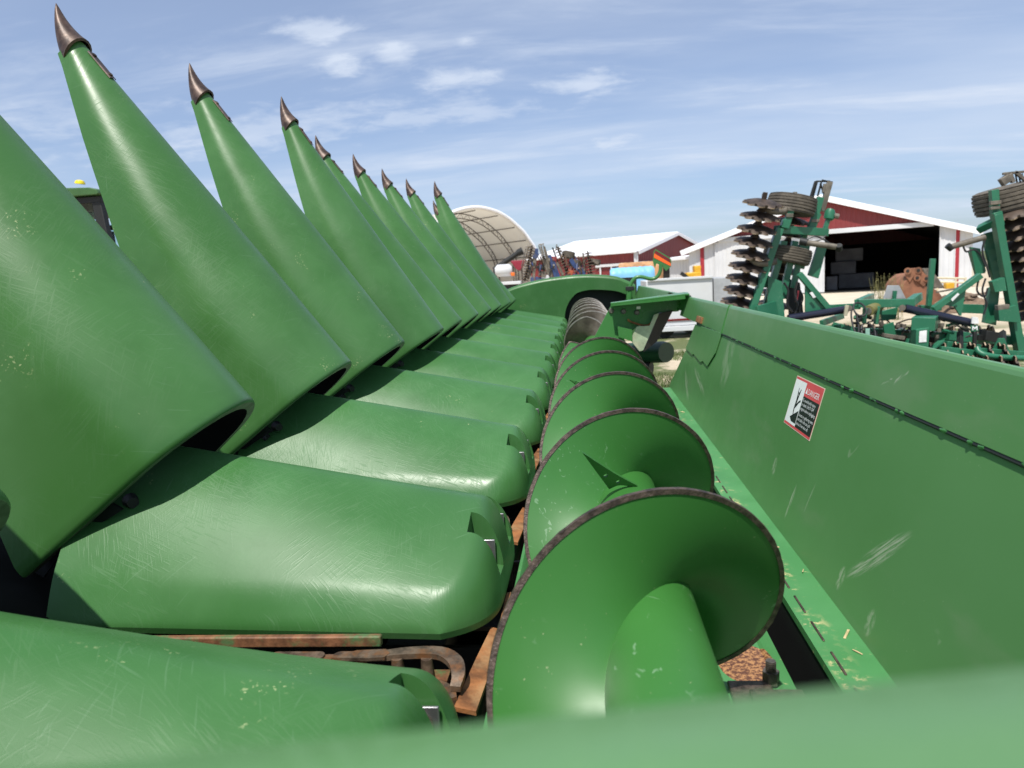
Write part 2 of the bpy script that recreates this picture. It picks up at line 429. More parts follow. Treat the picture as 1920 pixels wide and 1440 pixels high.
# ---- hood
def hood_mesh():
    xf, xr = -1.13, -0.203
    HW = 0.290
    # notch positions (lateral) get their own grid lines
    ts = set()
    n = 60
    for i in range(n + 1):
        ts.add(round(math.sin((i / n - 0.5) * math.pi) * HW, 4))
    nots = ((-0.122, -0.066), (0.052, 0.108))
    for a, b in nots:
        for e in (a, b): ts |= {round(e - 0.0015, 4), round(e + 0.0015, 4)}
    ts = sorted(ts)
    us = [0, 0.2, 0.4, 0.55, 0.65, 0.72, 0.78, 0.82]
    us += [1 - (1 - 0.825) * (1 - i / 40) ** 1.7 for i in range(41)]
    def zt(x, y):
        t = abs(y) / HW
        ztop = 0.662 + (-x - 0.03) * 0.206
        zb = 0.528 + max(0, min(0.8, -x - 0.25)) * 0.030
        f = min(1, max(0, (-x - 0.2) / 0.7))
        cc = 0.74 + 0.16 * f
        e = 1 - cc * t ** 1.5
        if t > 0.84: e *= max(0.0, 1 - ((t - 0.84) / 0.16) ** 2.2) ** 0.5
        return ztop, zb, zb + (ztop - zb) * e
    rows = []
    NX = -0.268
    for u in us:
        row = []
        for y in ts:
            t = abs(y) / HW
            xe = xr - 0.105 * t ** 5.5
            x = xf + (xe - xf) * u
            ztop, zb, z = zt(x, y)
            dl = (xe - x) / 0.062
            if dl < 1:
                q = 1 - dl
                z = zb + (z - zb) * max(0.0, 1 - q ** 2.3) ** 0.5
            for a, b in nots:
                if a < y < b:
                    nx = NX
                    if x > nx:
                        fl = 0.585 - (x - nx) * 0.18
                        z = min(z, fl)
            row.append((x, y, z))
        rows.append(row)
    m = MB()
    m.grid(rows)
    # skirt under the edge
    for r_ in ([r[0] for r in rows], [r[-1] for r in rows], rows[-1]):
        m.grid([r_, [(p[0], p[1] * 0.985, p[2] - 0.014) for p in r_]])
    return m
def insert_notch_rows(m): return m
hood0 = hood_mesh().build('hood', m_hood, HDR, 46)
# brackets and bolts in the rear slots
for yc in (-0.095, 0.079):
    b = MB()
    b.box((-0.246, yc + 0.022, 0.603), (0.050, 0.005, 0.066))
    b.box((-0.250, yc - 0.002, 0.562), (0.036, 0.04, 0.006), Matrix.Rotation(R(14), 3, 'Y'))
    br = bevel(b.build('bracket', m_steel, hood0), 0.0015)
    bb = MB(); bb.tube([(-0.246, yc + 0.019, 0.612), (-0.246, yc + 0.009, 0.612)], 0.0115, 6)
    bb.tube([(-0.246, yc + 0.020, 0.612), (-0.246, yc + 0.017, 0.612)], 0.017, 16)
    bb.build('bolt', m_bolt, hood0)

# ---- snout
WT = [(-0.1, 0.220), (0.0, 0.222), (0.35, 0.223), (0.7, 0.190), (1.05, 0.122), (1.36, 0.040), (1.5, 0.02)]
DT = [(-0.1, 0.51), (0.0, 0.50), (0.35, 0.388), (0.7, 0.276), (1.05, 0.165), (1.36, 0.066), (1.5, 0.05)]
PT = [(0.0, 0.0), (1.4, 0.035)]
def sect(a, off, n=33):
    wd, d, p0 = smooth_lerp(WT, a) - off, smooth_lerp(DT, a), smooth_lerp(PT, a)
    et = 0.92 * wd; ex = 1.80
    d = max(d, et + off + 0.008)
    pts = []
    for i in range(n):                         # near bottom -> apex -> far bottom
        t = i / (n - 1) * 2 - 1
        s_ = -1 if t < 0 else 1; t = abs(t)
        if t < 0.78:
            ph = t / 0.78 * math.pi / 2
            y = wd * math.sin(ph) ** (2 / ex); q = -off - et * (1 - max(0, math.cos(ph)) ** (2 / ex))
        else:
            k = (t - 0.78) / 0.22
            y = wd * (1 + 0.26 * k * max(0.0, 1 - max(0, a) / 0.45)); q = -off - et - (d - off - et) * k
        pts.append((y * s_, p0 + q))
    return pts
def snout_mesh():
    # local: along = -X, perp = +Z, hinge origin at the apex of the base rim
    AA = [-0.03, -0.026, -0.018, 0.0, 0.08, 0.16, 0.26, 0.36, 0.46, 0.56, 0.66, 0.76, 0.86, 0.96, 1.06, 1.16, 1.24, 1.30, 1.345]
    m = MB()
    outer, inner = [], []
    for i, a in enumerate(AA):
        off = (0.006, 0.002, 0.0)[i] if i < 3 else 0.0
        outer.append([(-a, y, q) for y, q in sect(a, off, 33)])
    th = 0.030
    for a in AA[:-3]:
        inner.append([(-a, y, q) for y, q in sect(a, th, 33)])
    m.grid(outer)
    m.grid(inner, flip=True, mi=1)  # inner face coloured black for the shade in the hollow
    m.grid([outer[0], inner[0]], mi=2)
    for j in (0, -1):
        m.grid([[r[j] for r in outer[:len(inner)]], [r[j] for r in inner]], mi=0)
    return m
def tip_mesh():
    m = MB(); rows = []
    for i in range(13):
        t = i / 12
        a = 1.325 + t * 0.164
        w_ = 0.056 * (1 - t) ** 0.80 + 0.003 * (1 - t * 0.6)
        h_ = 0.053 * (1 - t) ** 0.84 + 0.003 * (1 - t * 0.6)
        cz = -0.006 + 0.060 * t ** 1.9
        rows.append([(-a - 0.018 * math.sin(th) * (1 - t), w_ * math.cos(th), cz + h_ * math.sin(th)) for th in (2 * math.pi * k / 20 for k in range(20))])
    r0 = [(x + 0.004, y * 0.86, (z + 0.004) * 0.86 - 0.004) for x, y, z in rows[0]]
    m.grid([r0] + rows, True); m.fan(rows[-1])
    return m
sn_me = snout_mesh()
ANG = [51.0, 51.4, 52.6, 54.0, 56.5, 52.9, 53.1, 53.2, 54.2, 58.8, 51.1]
snout0 = empty('snout', (-0.83, ROWY[0], 0.973), HDR)
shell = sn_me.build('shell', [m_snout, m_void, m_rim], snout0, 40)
tip = tip_mesh().build('tip', m_cast, snout0, 40)
st = MB()
stp = [(-a, 0.0, smooth_lerp(PT, a) + 0.0035) for a in (1.30, 1.27, 1.24, 1.21, 1.19)]
rws = []
for p in stp:
    rws.append([(p[0], -0.016, p[2] - 0.004), (p[0], -0.014, p[2]), (p[0], 0.014, p[2]), (p[0], 0.016, p[2] - 0.004)])
st.grid(rws)
for a in (1.285, 1.205):
    st.tube([(-a, 0, smooth_lerp(PT, a) + 0.002), (-a, 0, smooth_lerp(PT, a) + 0.008)], 0.007, 8)
st.build('wear_strap', m_cast, snout0)
# hinge hardware under the base
hs = MB()
for yy in (-0.205,):
    c_ = arc_pts([(0.028, yy, -0.28), (0.012, yy - 0.005, -0.38), (0.012, yy - 0.01, -0.50), (0.03, yy - 0.012, -0.58)], 12)
    hs.grid([[p + Vector((0, -0.003, 0)) for p in c_], [p + Vector((0.028, -0.003, 0.01)) for p in c_], [p + Vector((0.028, 0.003, 0.01)) for p in c_], [p + Vector((0, 0.003, 0)) for p in c_]])
hs.build('hinge_strap', m_dark, snout0)
for k, (a_, b_) in enumerate(((0.045, -0.27), (0.05, -0.325))):
    bb = MB(); bb.tube([(a_, -0.17, b_), (a_ + 0.012, -0.185, b_ + 0.012)], [0.017, 0.012], 12); bb.build('hinge_bolt', m_dark, snout0)
# dark carrier below the hood front
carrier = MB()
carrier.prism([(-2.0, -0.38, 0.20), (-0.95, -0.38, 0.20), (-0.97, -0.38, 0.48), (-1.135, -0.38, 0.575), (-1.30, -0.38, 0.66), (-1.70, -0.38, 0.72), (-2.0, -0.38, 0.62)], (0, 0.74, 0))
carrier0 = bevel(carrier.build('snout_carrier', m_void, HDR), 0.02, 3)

for k, y in enumerate(ROWY):
    s_ = snout0 if k == 0 else copytree(snout0, HDR)
    s_.location = (-0.83 + (0.03 if k == 4 else 0.02 if k == 9 else -0.03 if k == 0 else 0), y + (random.uniform(-1, 1) * 0.008 if k not in (0, 1, 2) else 0), 0.973)
    s_.rotation_euler = (R(random.uniform(-0.6, 0.6)), R(ANG[k]), R(random.uniform(-0.5, 0.5)))
    h_ = hood0 if k == 0 else copytree(hood0, HDR)
    h_.location = (0, y - (0.055 if k == 0 else 0.03 if k == 1 else 0.01), 0)
    c_ = carrier0 if k == 0 else copytree(carrier0, HDR)
    c_.location = (0, y, 0)

# ---- row units between the hoods: deck plate, chain, rail
def row_unit(detail):
    ru = empty('row_unit', (0, 0, 0), HDR)
    bevel(MB().box((-0.74, 0.018, 0.541), (0.66, 0.014, 0.022)).build('deck_rail', m_deck, ru), 0.003)
    d = MB()
    d.box((-0.70, 0.075, 0.43), (0.80, 0.04, 0.012)); d.box((-0.70, -0.075, 0.43), (0.80, 0.04, 0.012))
    d.build('deck_plate', m_deck, ru)
    p = MB(); p.prism([(-0.250, -0.12, 0.495), (-0.213, -0.12, 0.487), (-0.196, 0.155, 0.487), (-0.222, 0.155, 0.495), (-0.236, 0.03, 0.495)], (0, 0, -0.008))
    p.build('stripper_plate', m_rust, ru)
    p = MB(); p.box((-0.200, 0.215, 0.475), (0.010, 0.17, 0.055)); p.box((-0.178, 0.215, 0.468), (0.006, 0.15, 0.05)); p.build('rust_plate', m_rust, ru)
    fr = MB(); fr.box((-0.62, -0.16, 0.405), (1.0, 0.012, 0.09)); fr.box((-0.62, 0.16, 0.405), (1.0, 0.012, 0.09)); fr.box((-0.23, 0, 0.40), (0.012, 0.36, 0.10))
    fr.box((-0.62, 0, 0.33), (1.0, 0.6, 0.012)); fr.build('unit_frame', m_dark, ru)
    if detail:
        pitch = 0.062
        for i in range(9):
            x0 = -0.41 - i * pitch
            lk = MB()
            yb = -0.022
            zz_ = 0.534 if i % 2 == 0 else 0.528
            n_ = 10
            def plate(z, t):
                ring = []
                for q in range(n_ + 1):
                    a = -math.pi / 2 + math.pi * q / n_
                    ring.append((x0 + 0.012 + math.cos(a) * 0.0135, yb + math.sin(a) * 0.0135, z))
                for q in range(n_ + 1):
                    a = math.pi / 2 + math.pi * q / n_
                    ring.append((x0 - pitch - 0.006 + math.cos(a) * 0.0135, yb + math.sin(a) * 0.0135, z))
                return ring
            lk.prism(plate(zz_, 0), (0, 0, -0.005)); lk.prism(plate(zz_ - 0.036, 0), (0, 0, -0.005))
            if i == 0:
                lk.prism([(x0 - 0.08, yb - 0.012, zz_ + 0.002), (x0 - 0.01, yb - 0.018, zz_ + 0.004), (x0 + 0.02, yb - 0.014, zz_ + 0.004), (x0 + 0.026, yb, zz_ + 0.004), (x0 + 0.015, yb + 0.014, zz_ + 0.004), (x0 - 0.04, yb + 0.012, zz_ + 0.003)], (0, 0, -0.006))
            lo_ = lk.build('chain_link', m_chain, ru)
            rl = MB(); rl.tube([(x0 - 0.03, yb, 0.530), (x0 - 0.03, yb, 0.490)], [0.0105, 0.0125], 12); rl.build('chain_roller', m_chain, ru)
        # curved lug round the sprocket end
        def lug(pts, wd, zt, zb):
            c_ = arc_pts(pts, 22); a_, b_ = [], []
            for q, p in enumerate(c_):
                dd = (c_[min(q + 1, len(c_) - 1)] - c_[max(q - 1, 0)]).normalized(); nn = Vector((-dd.y, dd.x, 0))
                ww = wd * (1.0 + 0.35 * math.sin(q / (len(c_) - 1) * math.pi))
                a_.append(p + nn * ww); b_.append(p - nn * ww)
            u3 = lambda P, z: [Vector((p.x, p.y, p.z + z)) for p in P]
            mm = MB(); mm.grid([u3(a_, zt), u3(b_, zt), u3(b_, zb), u3(a_, zb), u3(a_, zt)])
            mm.fan([u3(a_, zt)[0], u3(b_, zt)[0], u3(b_, zb)[0], u3(a_, zb)[0]]); mm.fan([u3(a_, zt)[-1], u3(b_, zt)[-1], u3(b_, zb)[-1], u3(a_, zb)[-1]])
            return mm
        lug([(-0.40, -0.022, 0.533), (-0.355, -0.014, 0.534), (-0.295, -0.014, 0.534), (-0.262, -0.036, 0.530), (-0.250, -0.066, 0.522), (-0.252, -0.09, 0.510)], 0.0105, 0.004, -0.006).build('chain_lug', m_chain, ru)
        lug([(-0.345, -0.070, 0.500), (-0.30, -0.062, 0.500), (-0.268, -0.08, 0.500), (-0.255, -0.105, 0.498)], 0.008, 0.004, -0.010).build('chain_lug', m_chain, ru)
        for xx in (-0.37, -0.315):
            rl = MB(); rl.tube([(xx, -0.026, 0.530), (xx, -0.026, 0.490)], [0.0105, 0.0135], 12); rl.build('chain_roller', m_chain, ru)
    return ru
bevel(MB().box((-0.98, 4.6, 0.24), (1.5, 9.0, 0.02)).build('shade_pan', m_void, HDR), 0.004)  # added black sheet, stands for the shade beneath the row units
ru0 = row_unit(True)
for k in range(10):
    r_ = ru0 if k == 0 else copytree(ru0, HDR)
    r_.location = (0, ROWY[k] + 0.381, 0)

# ---- auger
AX, AZ, AR, TR = 0.0709, 0.6835, 0.2202, 0.0735
PITCH = 0.592
def helix(y0, turns, pit, ph0, hand, r, n=112):
    pts = []
    for i in range(int(n * turns) + 1):
        a = i / n * 2 * math.pi
        ph = ph0 + hand * a
        pts.append((ph, y0 + pit * a / (2 * math.pi)))
    return pts
def flight(y0, turns, pit, ph0, hand, taper_in=0, taper_out=0):
    hp = helix(y0, turns, pit, ph0, hand, AR)
    n = len(hp)
    def P(ph, y, r): return (AX + r * math.sin(ph), y, AZ + r * math.cos(ph))
    def rad(i):
        k = 1.0
        if taper_in: k = min(k, 0.42 + 0.58 * i / taper_in)
        if taper_out: k = min(k, 0.42 + 0.58 * (n - 1 - i) / taper_out)
        return AR * k
    t = 0.0035
    a, e = MB(), MB()
    RR = [0.0, 0.18, 0.4, 0.62, 0.82, 1.0]
    front = [[P(ph, y - t, TR * 0.97 + (rad(i) - 0.006 - TR * 0.97) * f) for f in RR] for i, (ph, y) in enumerate(hp)]
    back = [[P(ph, y + t, TR * 0.97 + (rad(i) - 0.006 - TR * 0.97) * f) for f in RR] for i, (ph, y) in enumerate(hp)]
    a.grid(front); a.grid(back, flip=True)
    w_ = 0.0052
    jj = random.Random(11)
    er = [1 + jj.uniform(-0.0025, 0.002) for _ in hp]
    ring = [[P(ph, y - w_, rad(i) - 0.0085), P(ph, y - w_ * 0.9, rad(i) * er[i] - 0.001), P(ph, y, rad(i) * er[i]), P(ph, y + w_ * 0.9, rad(i) * er[i] - 0.001), P(ph, y + w_, rad(i) - 0.0085)] for i, (ph, y) in enumerate(hp)]
    e.grid(ring, True); e.fan(ring[0]); e.fan(ring[-1])
    return a, e
aug = empty('auger', (0, 0, 0), HDR)
_rot = Matrix.Rotation(0.006, 4, 'Z') @ Matrix.Rotation(0.002, 4, 'X')
_piv = Vector((AX, 1.5, AZ))
aug.matrix_local = Matrix.Translation(_piv) @ _rot @ Matrix.Translation(-_piv)
MB().tube([(AX, -0.1, AZ), (AX, 9.0, AZ)], TR, 40).build('tube', m_auger, aug, 50)
y_start = 0.956 - PITCH * 1.55
a, e = flight(y_start, 6.50, PITCH, -2 * math.pi * 1.55, 1, 0, 8)
a.build('flight', m_auger, aug, 60); e.build('flight_edge', m_edge, aug, 60)
a, e = flight(4.96, 6.6, PITCH, R(70), -1, 26, 0)
a.build('flight', m_flsteel, aug, 60)['label'] = 'bare worn steel flighting at the far end'
e.build('flight_edge', m_fledge, aug, 60)
# paddle finger with two holes, welded to the tube
def finger(A, B, C, th, name='finger'):
    A, B, C = Vector(A), Vector(B), Vector(C)
    ctrl = [C + (A - C) * 0.04, A + (C - A) * 0.35 + (A - B) * 0.03, A]
    low = arc_pts([A, (A + B) * 0.5 + (C - (A + B) * 0.5) * 0.10, B], 10)
    top = arc_pts([B + (C - B) * 0.03 + (C - A) * 0.06, (B + C) * 0.5 - (C - (A + B) * 0.5) * 0.06, C], 10)
    outer_ = [A] + low[1:] + top
    nrm = (B - A).cross(C - A).normalized()
    holes = []
    for f in (0.33, 0.58):
        cpt = (A * (1 - f) + B * f) * 0.62 + C * 0.38 if f < 0.5 else (A * 0.42 + B * 0.58) * 0.80 + C * 0.20
        e1 = (B - A).normalized(); e2 = nrm.cross(e1)
        holes.append([cpt + e1 * (0.0055 * math.cos(q)) + e2 * (0.0055 * math.sin(q)) for q in (2 * math.pi * k / 8 for k in range(8))])
    loops = [outer_] + holes
    tri = geometry.tessellate_polygon(loops)
    allp = [p for l in loops for p in l]; n = len(allp)
    vs = allp + [p + nrm * th for p in allp]
    fs = list(tri) + [tuple(i + n for i in t[::-1]) for t in tri]
    o = 0
    for l in loops:
        for i in range(len(l)): fs.append((o + i, o + (i + 1) % len(l), o + (i + 1) % len(l) + n, o + i + n))
        o += len(l)
    return MB().add(vs, fs).build(name, m_auger, aug, 0)
def loc(u, v, Y): return px(u, v, Y) - Vector((0, 0, 1.1))
finger(loc(1140, 913, 1.435), loc(1196, 911, 1.463), loc(1089, 844, 1.345), 0.006)
finger(loc(1082, 722, 2.34), loc(1100, 722, 2.36), loc(1070, 713, 2.33), 0.006)

# ---- trough
def floor_mat():
    s = NT('green_paint_floor')
    c = s.mix(s.noise(3, 4, 0.6, lo=0.35, hi=0.7), (0.055, 0.205, 0.062), (0.075, 0.245, 0.085))
    sp = s.sep = s.n('ShaderNodeSeparateXYZ'); s.l(s.tc.outputs['Object'], sp.inputs[0])
    near = s.math('MULTIPLY', s.rng(sp.outputs[0], 0.405, 0.42), s.rng(sp.outputs[0], 0.47, 0.435))
    tan = s.math('MULTIPLY', s.noise(38, 6, 0.7, lo=0.50, hi=0.60), s.math('MULTIPLY', near, s.noise((4, 9, 4), 2, 0.5, lo=0.42, hi=0.55)))
    tan2 = s.math('MULTIPLY', s.noise((20, 45, 40), 5, 0.7, lo=0.63, hi=0.70), 0.7)
    c = s.mix(s.math('MAXIMUM', tan, tan2), c, (0.50, 0.44, 0.22))
    rb = s.blob((0.275, 1.30, 0.45), (0.055, 0.075, 0.1), 0.9)
    rn = s.math('GREATER_THAN', s.math('ADD', rb, s.math('MULTIPLY', s.noise(34, 5, 0.7), 0.7)), 0.72)
    rn = s.math('MULTIPLY', rn, s.rng(rb, 0.0, 0.15))
    rcol = s.mix(s.noise(110, 4, 0.7, lo=0.42, hi=0.6), (0.10, 0.038, 0.022), (0.40, 0.20, 0.085))
    c = s.mix(rn, c, rcol)
    s.base(c); s.rough(s.rng(s.noise(6, 4), 0.3, 0.7, 0.34, 0.5))
    s.bump(s.noise(120, 3), 0.05, 0.001)
    return s.m
m_floor = floor_mat()
YA, YB = -0.35, 4.44
def strip(prof, y0, y1, ny=2, mi=0):
    ys = [y0 + (y1 - y0) * i / ny for i in range(ny + 1)]
    return MB().grid([[(x, y, z) for x, z in prof] for y in ys])
prof = [(-0.196, 0.395), (-0.190, 0.505), (-0.182, 0.508), (-0.176, 0.50), (-0.165, 0.47), (-0.13, 0.452), (-0.05, 0.445), (0.1, 0.442), (0.312, 0.446), (0.318, 0.452), (0.322, 0.450), (0.346, 0.440), (0.347, 0.40)]
strip(prof, YA, 8.95, 24).build('trough_floor', m_floor, HDR, 30)
strip([(0.347, 0.40), (0.348, 0.24), (0.406, 0.24), (0.4065, 0.466)], YA, 8.95, 24).build('trough_channel', m_dark, HDR, 0)  # channel coloured black to stand for its deep shade
lg = MB().grid([[(x, y, z) for x, z in ((0.405, 0.455), (0.406, 0.470), (0.43, 0.471), (0.497, 0.4715), (0.54, 0.4715))] for y in (YA, 1, 2, 3, YB)])
lg.build('trough_ledge', m_floor, HDR, 30)
sw = 0
yy = 0.9
while yy < 2.6:
    bevel(MB().box((0.4285, yy, 0.472), (0.0045, 0.078, 0.003)).build('stitch_seam', m_edge, HDR), 0.001); yy += 0.118
rc = random.Random(31); cr = MB()
for i in range(110):
    yy = rc.uniform(0.7, 4.2); band = rc.random()
    x, z = (rc.uniform(0.41, 0.49), 0.4735) if band < 0.14 else (rc.uniform(0.12, 0.31), 0.449) if band < 0.8 else (rc.uniform(-0.17, -0.12), 0.476)
    a = rc.uniform(0, 6.28); L_ = rc.uniform(0.004, 0.022); wd_ = rc.uniform(0.001, 0.003)
    d = Vector((math.cos(a), math.sin(a), rc.uniform(-.05, .2))) * L_; q = Vector((-math.sin(a), math.cos(a), 0)) * wd_
    p = Vector((x, yy, z)); cr.add([p - d - q, p - d + q, p + d + q, p + d - q, p + Vector((0, 0, wd_ * 1.5))], [(0, 1, 4), (1, 2, 4), (2, 3, 4), (3, 0, 4)])
cr.build('crop_residue', simple('dry_husk', (0.52, 0.42, 0.22), 0.8, var=0.3), HDR, 0)['kind'] = 'stuff'
# support bracket with a bolt at the near end of the trough
bk = MB(); bk.box((0.262, 1.175, 0.452), (0.075, 0.10, 0.008)); bk.box((0.30, 1.16, 0.458), (0.09, 0.05, 0.012))
bevel(bk.build('trough_bracket', m_edge, HDR), 0.002)
bt = MB(); bt.tube([(0.302, 1.225, 0.452), (0.302, 1.225, 0.474)], 0.015, 6); bt.tube([(0.302, 1.225, 0.474), (0.302, 1.225, 0.494)], 0.0085, 12)
for q in range(5): bt.tube([(0.302, 1.225, 0.4752 + q * 0.0036), (0.302, 1.225, 0.4770 + q * 0.0036)], 0.0095, 12)
bt.build('trough_bolt', m_bolt, HDR, 30)

# ---- rear wall
TA = math.tan(R(16))
def wx(z): return 0.50 + (z - 0.47) * TA
def panel_mat():
    s = NT('green_paint_wall')
    c = s.mix(s.noise(1.3, 4, 0.6, lo=0.35, hi=0.7), (0.078, 0.212, 0.066), (0.092, 0.230, 0.080))
    c = s.mix(s.math('MULTIPLY', s.rng(s.noise((3, 1.6, 5), 5, 0.65, loc=(0, 3, 0)), 0.54, 0.72), 0.35), c, (0.17, 0.25, 0.14))
    def streak(ctr, rad, rx, st, amt, lo=0.5):
        mp = s.blob(ctr, rad, 0.25)
        nz = s.noise(st, 3, 0.6, rot=rx, lo=lo, hi=lo + 0.12, dist=0.6)
        return s.math('MULTIPLY', s.math('MULTIPLY', mp, nz), amt)
    k = None
    def rotblob(ctr, ang, la, lb, amt, st):
        # an elongated scuff lying in the wall, its long axis turned by ang from +y towards +z
        v = s.n('ShaderNodeVectorMath', operation='SUBTRACT'); s.l(s.tc.outputs['Object'], v.inputs[0]); v.inputs[1].default_value = ctr
        sp = s.n('ShaderNodeSeparateXYZ'); s.l(v.outputs[0], sp.inputs[0])
        ca, sa = math.cos(ang), math.sin(ang)
        p = s.math('ADD', s.math('MULTIPLY', sp.outputs[1], ca), s.math('MULTIPLY', sp.outputs[2], sa))
        q = s.math('SUBTRACT', s.math('MULTIPLY', sp.outputs[2], ca), s.math('MULTIPLY', sp.outputs[1], sa))
        cb = s.n('ShaderNodeCombineXYZ'); s.l(s.math('MULTIPLY', p, st[0]), cb.inputs[0]); s.l(s.math('MULTIPLY', q, st[1]), cb.inputs[1])
        no = s.n('ShaderNodeTexNoise'); no.inputs['Scale'].default_value = 1; no.inputs['Detail'].default_value = 4; no.inputs['Roughness'].default_value = 0.65
        s.l(cb.outputs[0], no.inputs['Vector'])
        r2 = s.math('ADD', s.math('POWER', s.math('ABSOLUTE', s.math('DIVIDE', p, la)), 2.0), s.math('POWER', s.math('ABSOLUTE', s.math('DIVIDE', q, lb)), 2.0))
        e_ = s.rng(r2, 1.0, 0.35)
        return s.math('MULTIPLY', s.math('MULTIPLY', e_, s.rng(no.outputs['Fac'], 0.40, 0.60)), amt)
    for args in (((0.545, 1.385, 0.620), R(139), 0.135, 0.022, 0.8, (9, 170)), ((0.52, 1.50, 0.525), R(100), 0.03, 0.018, 0.6, (30, 90)),
                 ((0.527, 1.91, 0.560), R(100), 0.055, 0.010, 0.7, (14, 160)), ((0.55, 1.79, 0.61), R(105), 0.05, 0.005, 0.4, (14, 160)),
                 ((0.53, 2.12, 0.60), R(80), 0.03, 0.02, 0.5, (60, 60)), ((0.59, 3.1, 0.80), R(60), 0.14, 0.10, 0.35, (9, 14)),
                 ((0.56, 3.6, 0.64), R(10), 0.25, 0.02, 0.5, (5, 60)), ((0.54, 3.9, 0.57), R(20), 0.2, 0.02, 0.6, (5, 60)),
                 ((0.51, 1.33, 0.51), R(95), 0.03, 0.02, 0.5, (40, 70))):
        q = rotblob(*args); k = q if k is None else s.math('MAXIMUM', k, q)
    hl = s.math('MULTIPLY', s.noise((50, 5, 30), 2, 0.5, rot=(R(50), 0, 0), lo=0.70, hi=0.74, dist=0.8), s.noise(3.0, 2, 0.5, lo=0.55, hi=0.66))
    hz = s.math('MULTIPLY', s.noise(210, 2, 0.5, lo=0.72, hi=0.77), s.noise(4.5, 2, 0.5, lo=0.52, hi=0.66, loc=(1, 8, 3)))
    k = s.math('MAXIMUM', k, s.math('MULTIPLY', s.math('MAXIMUM', hl, hz), 0.6))
    c = s.mix(k, c, (0.38, 0.44, 0.32))
    s.base(c); s.rough(s.rng(s.noise(3, 4, 0.6), 0.3, 0.7, 0.28, 0.40))
    s.bump(s.math('ADD', s.math('MULTIPLY', k, 0.5), s.math('MULTIPLY', s.noise(2.4, 2, 0.5), 3.0)), 0.10, 0.006)
    return s.m
m_wall = panel_mat()
rw = empty('rear_wall', (0, 0, 0), HDR)
# lower sheet, its far edge cut as the feeder opening
lowp = [(YA, 0.465), (4.47, 0.465), (4.47, 0.50), (4.40, 0.56), (4.21, 0.735), (4.10, 0.885), (YA, 0.905)]
o = MB().prism([(wx(z), y, z) for y, z in lowp], (0.012, 0, -0.003)).build('lower_panel', m_wall, rw, 20)
# stepped patch plate near the opening
pp = [(4.205, 0.735), (3.95, 0.727), (3.90, 0.737), (3.66, 0.722), (3.60, 0.735), (3.46, 0.726), (3.36, 0.80), (3.34, 0.894), (4.10, 0.882)]
o = MB().prism([(wx(z) - 0.007, y, z) for y, z in pp], (0.005, 0, 0)).build('patch_plate', m_wall, rw, 20); bevel(o, 0.001)
# upper strip, lapped 8 mm proud, with a rolled top edge
def upper(y0, y1, name):
    pr = [(wx(0.893) + 0.002, 0.894), (wx(0.893) - 0.006, 0.894), (wx(1.003) - 0.006, 1.007), (wx(1.012) - 0.005, 1.014), (wx(1.018) - 0.003, 1.018), (wx(1.018) + 0.004, 1.0185), (wx(1.018) + 0.008, 1.014), (wx(1.018) + 0.008, 0.93)]
    return MB().grid([[(x, y, z) for x, z in pr] for y in (y0, (y0 + y1) / 2, y1)]).build(name, m_wall, rw, 8)
upper(YA, 3.325, 'upper_panel'); upper(3.345, 4.78, 'upper_panel')
bead = MB(); bead.tube([(wx(0.893) - 0.005, 3.335, 0.893), (wx(1.0) - 0.005, 3.335, 1.0), (wx(1.018)-0.004, 3.335, 1.018), (wx(1.018) + 0.008, 3.335, 1.016)], 0.006, 8)
bead.build('corner_weld', m_auger, rw)
# weld blobs along the lap seam
rz = random.Random(5); yy = 0.3
wb = None
while yy < 4.0:
    L_ = rz.uniform(0.012, 0.03)
    m = MB(); c0 = Vector((wx(0.890) - 0.002, yy, 0.8890))
    pts = [c0 + Vector((rz.uniform(-0.002, 0.002), L_ * (q - 2) / 2, rz.uniform(-0.002, 0.002))) for q in range(5)]
    m.tube(pts, [0.003, rz.uniform(0.0042, 0.006), rz.uniform(0.003, 0.005), rz.uniform(0.003, 0.006), 0.002], 8)
    m.build('weld_bead', m_paint, rw, 60)
    yy += rz.choice((0.05, 0.06, 0.11, 0.13, 0.17))
# seam shadow gap is the lap itself: a thin black bead drawn in it stands for its shadow
MB().tube([(wx(0.889) - 0.0015, 0.0, 0.8890), (wx(0.889) - 0.0015, 4.08, 0.8890)], 0.0042, 6).build('seam_shade_line', m_dark, rw)
rod('back_stiffener', [(0.70, YA, 0.90), (0.70, 4.78, 0.90)], 0.03, m_paint, rw, 8)
# small orange reflector tab at the seam's end
bevel(MB().box((wx(0.90) - 0.006, 3.98, 0.915), (0.012, 0.17, 0.035), Matrix.Rotation(R(16), 3, 'Y')).build('rust_tab', m_rust, rw), 0.002)

# ---- warning decal on the rear wall
m_dred = simple('decal_red', (0.62, 0.075, 0.085), 0.4, var=0.08)
m_dwhite = simple('decal_white', (0.80, 0.82, 0.80), 0.4, var=0.04)
m_dblack = simple('decal_black', (0.014, 0.016, 0.017), 0.4)
m_dedge = simple('decal_edge', (0.72, 0.55, 0.45), 0.5)
tang = Vector((TA, 0, 1)).normalized()
nrm = Vector((-1, 0, TA)).normalized()
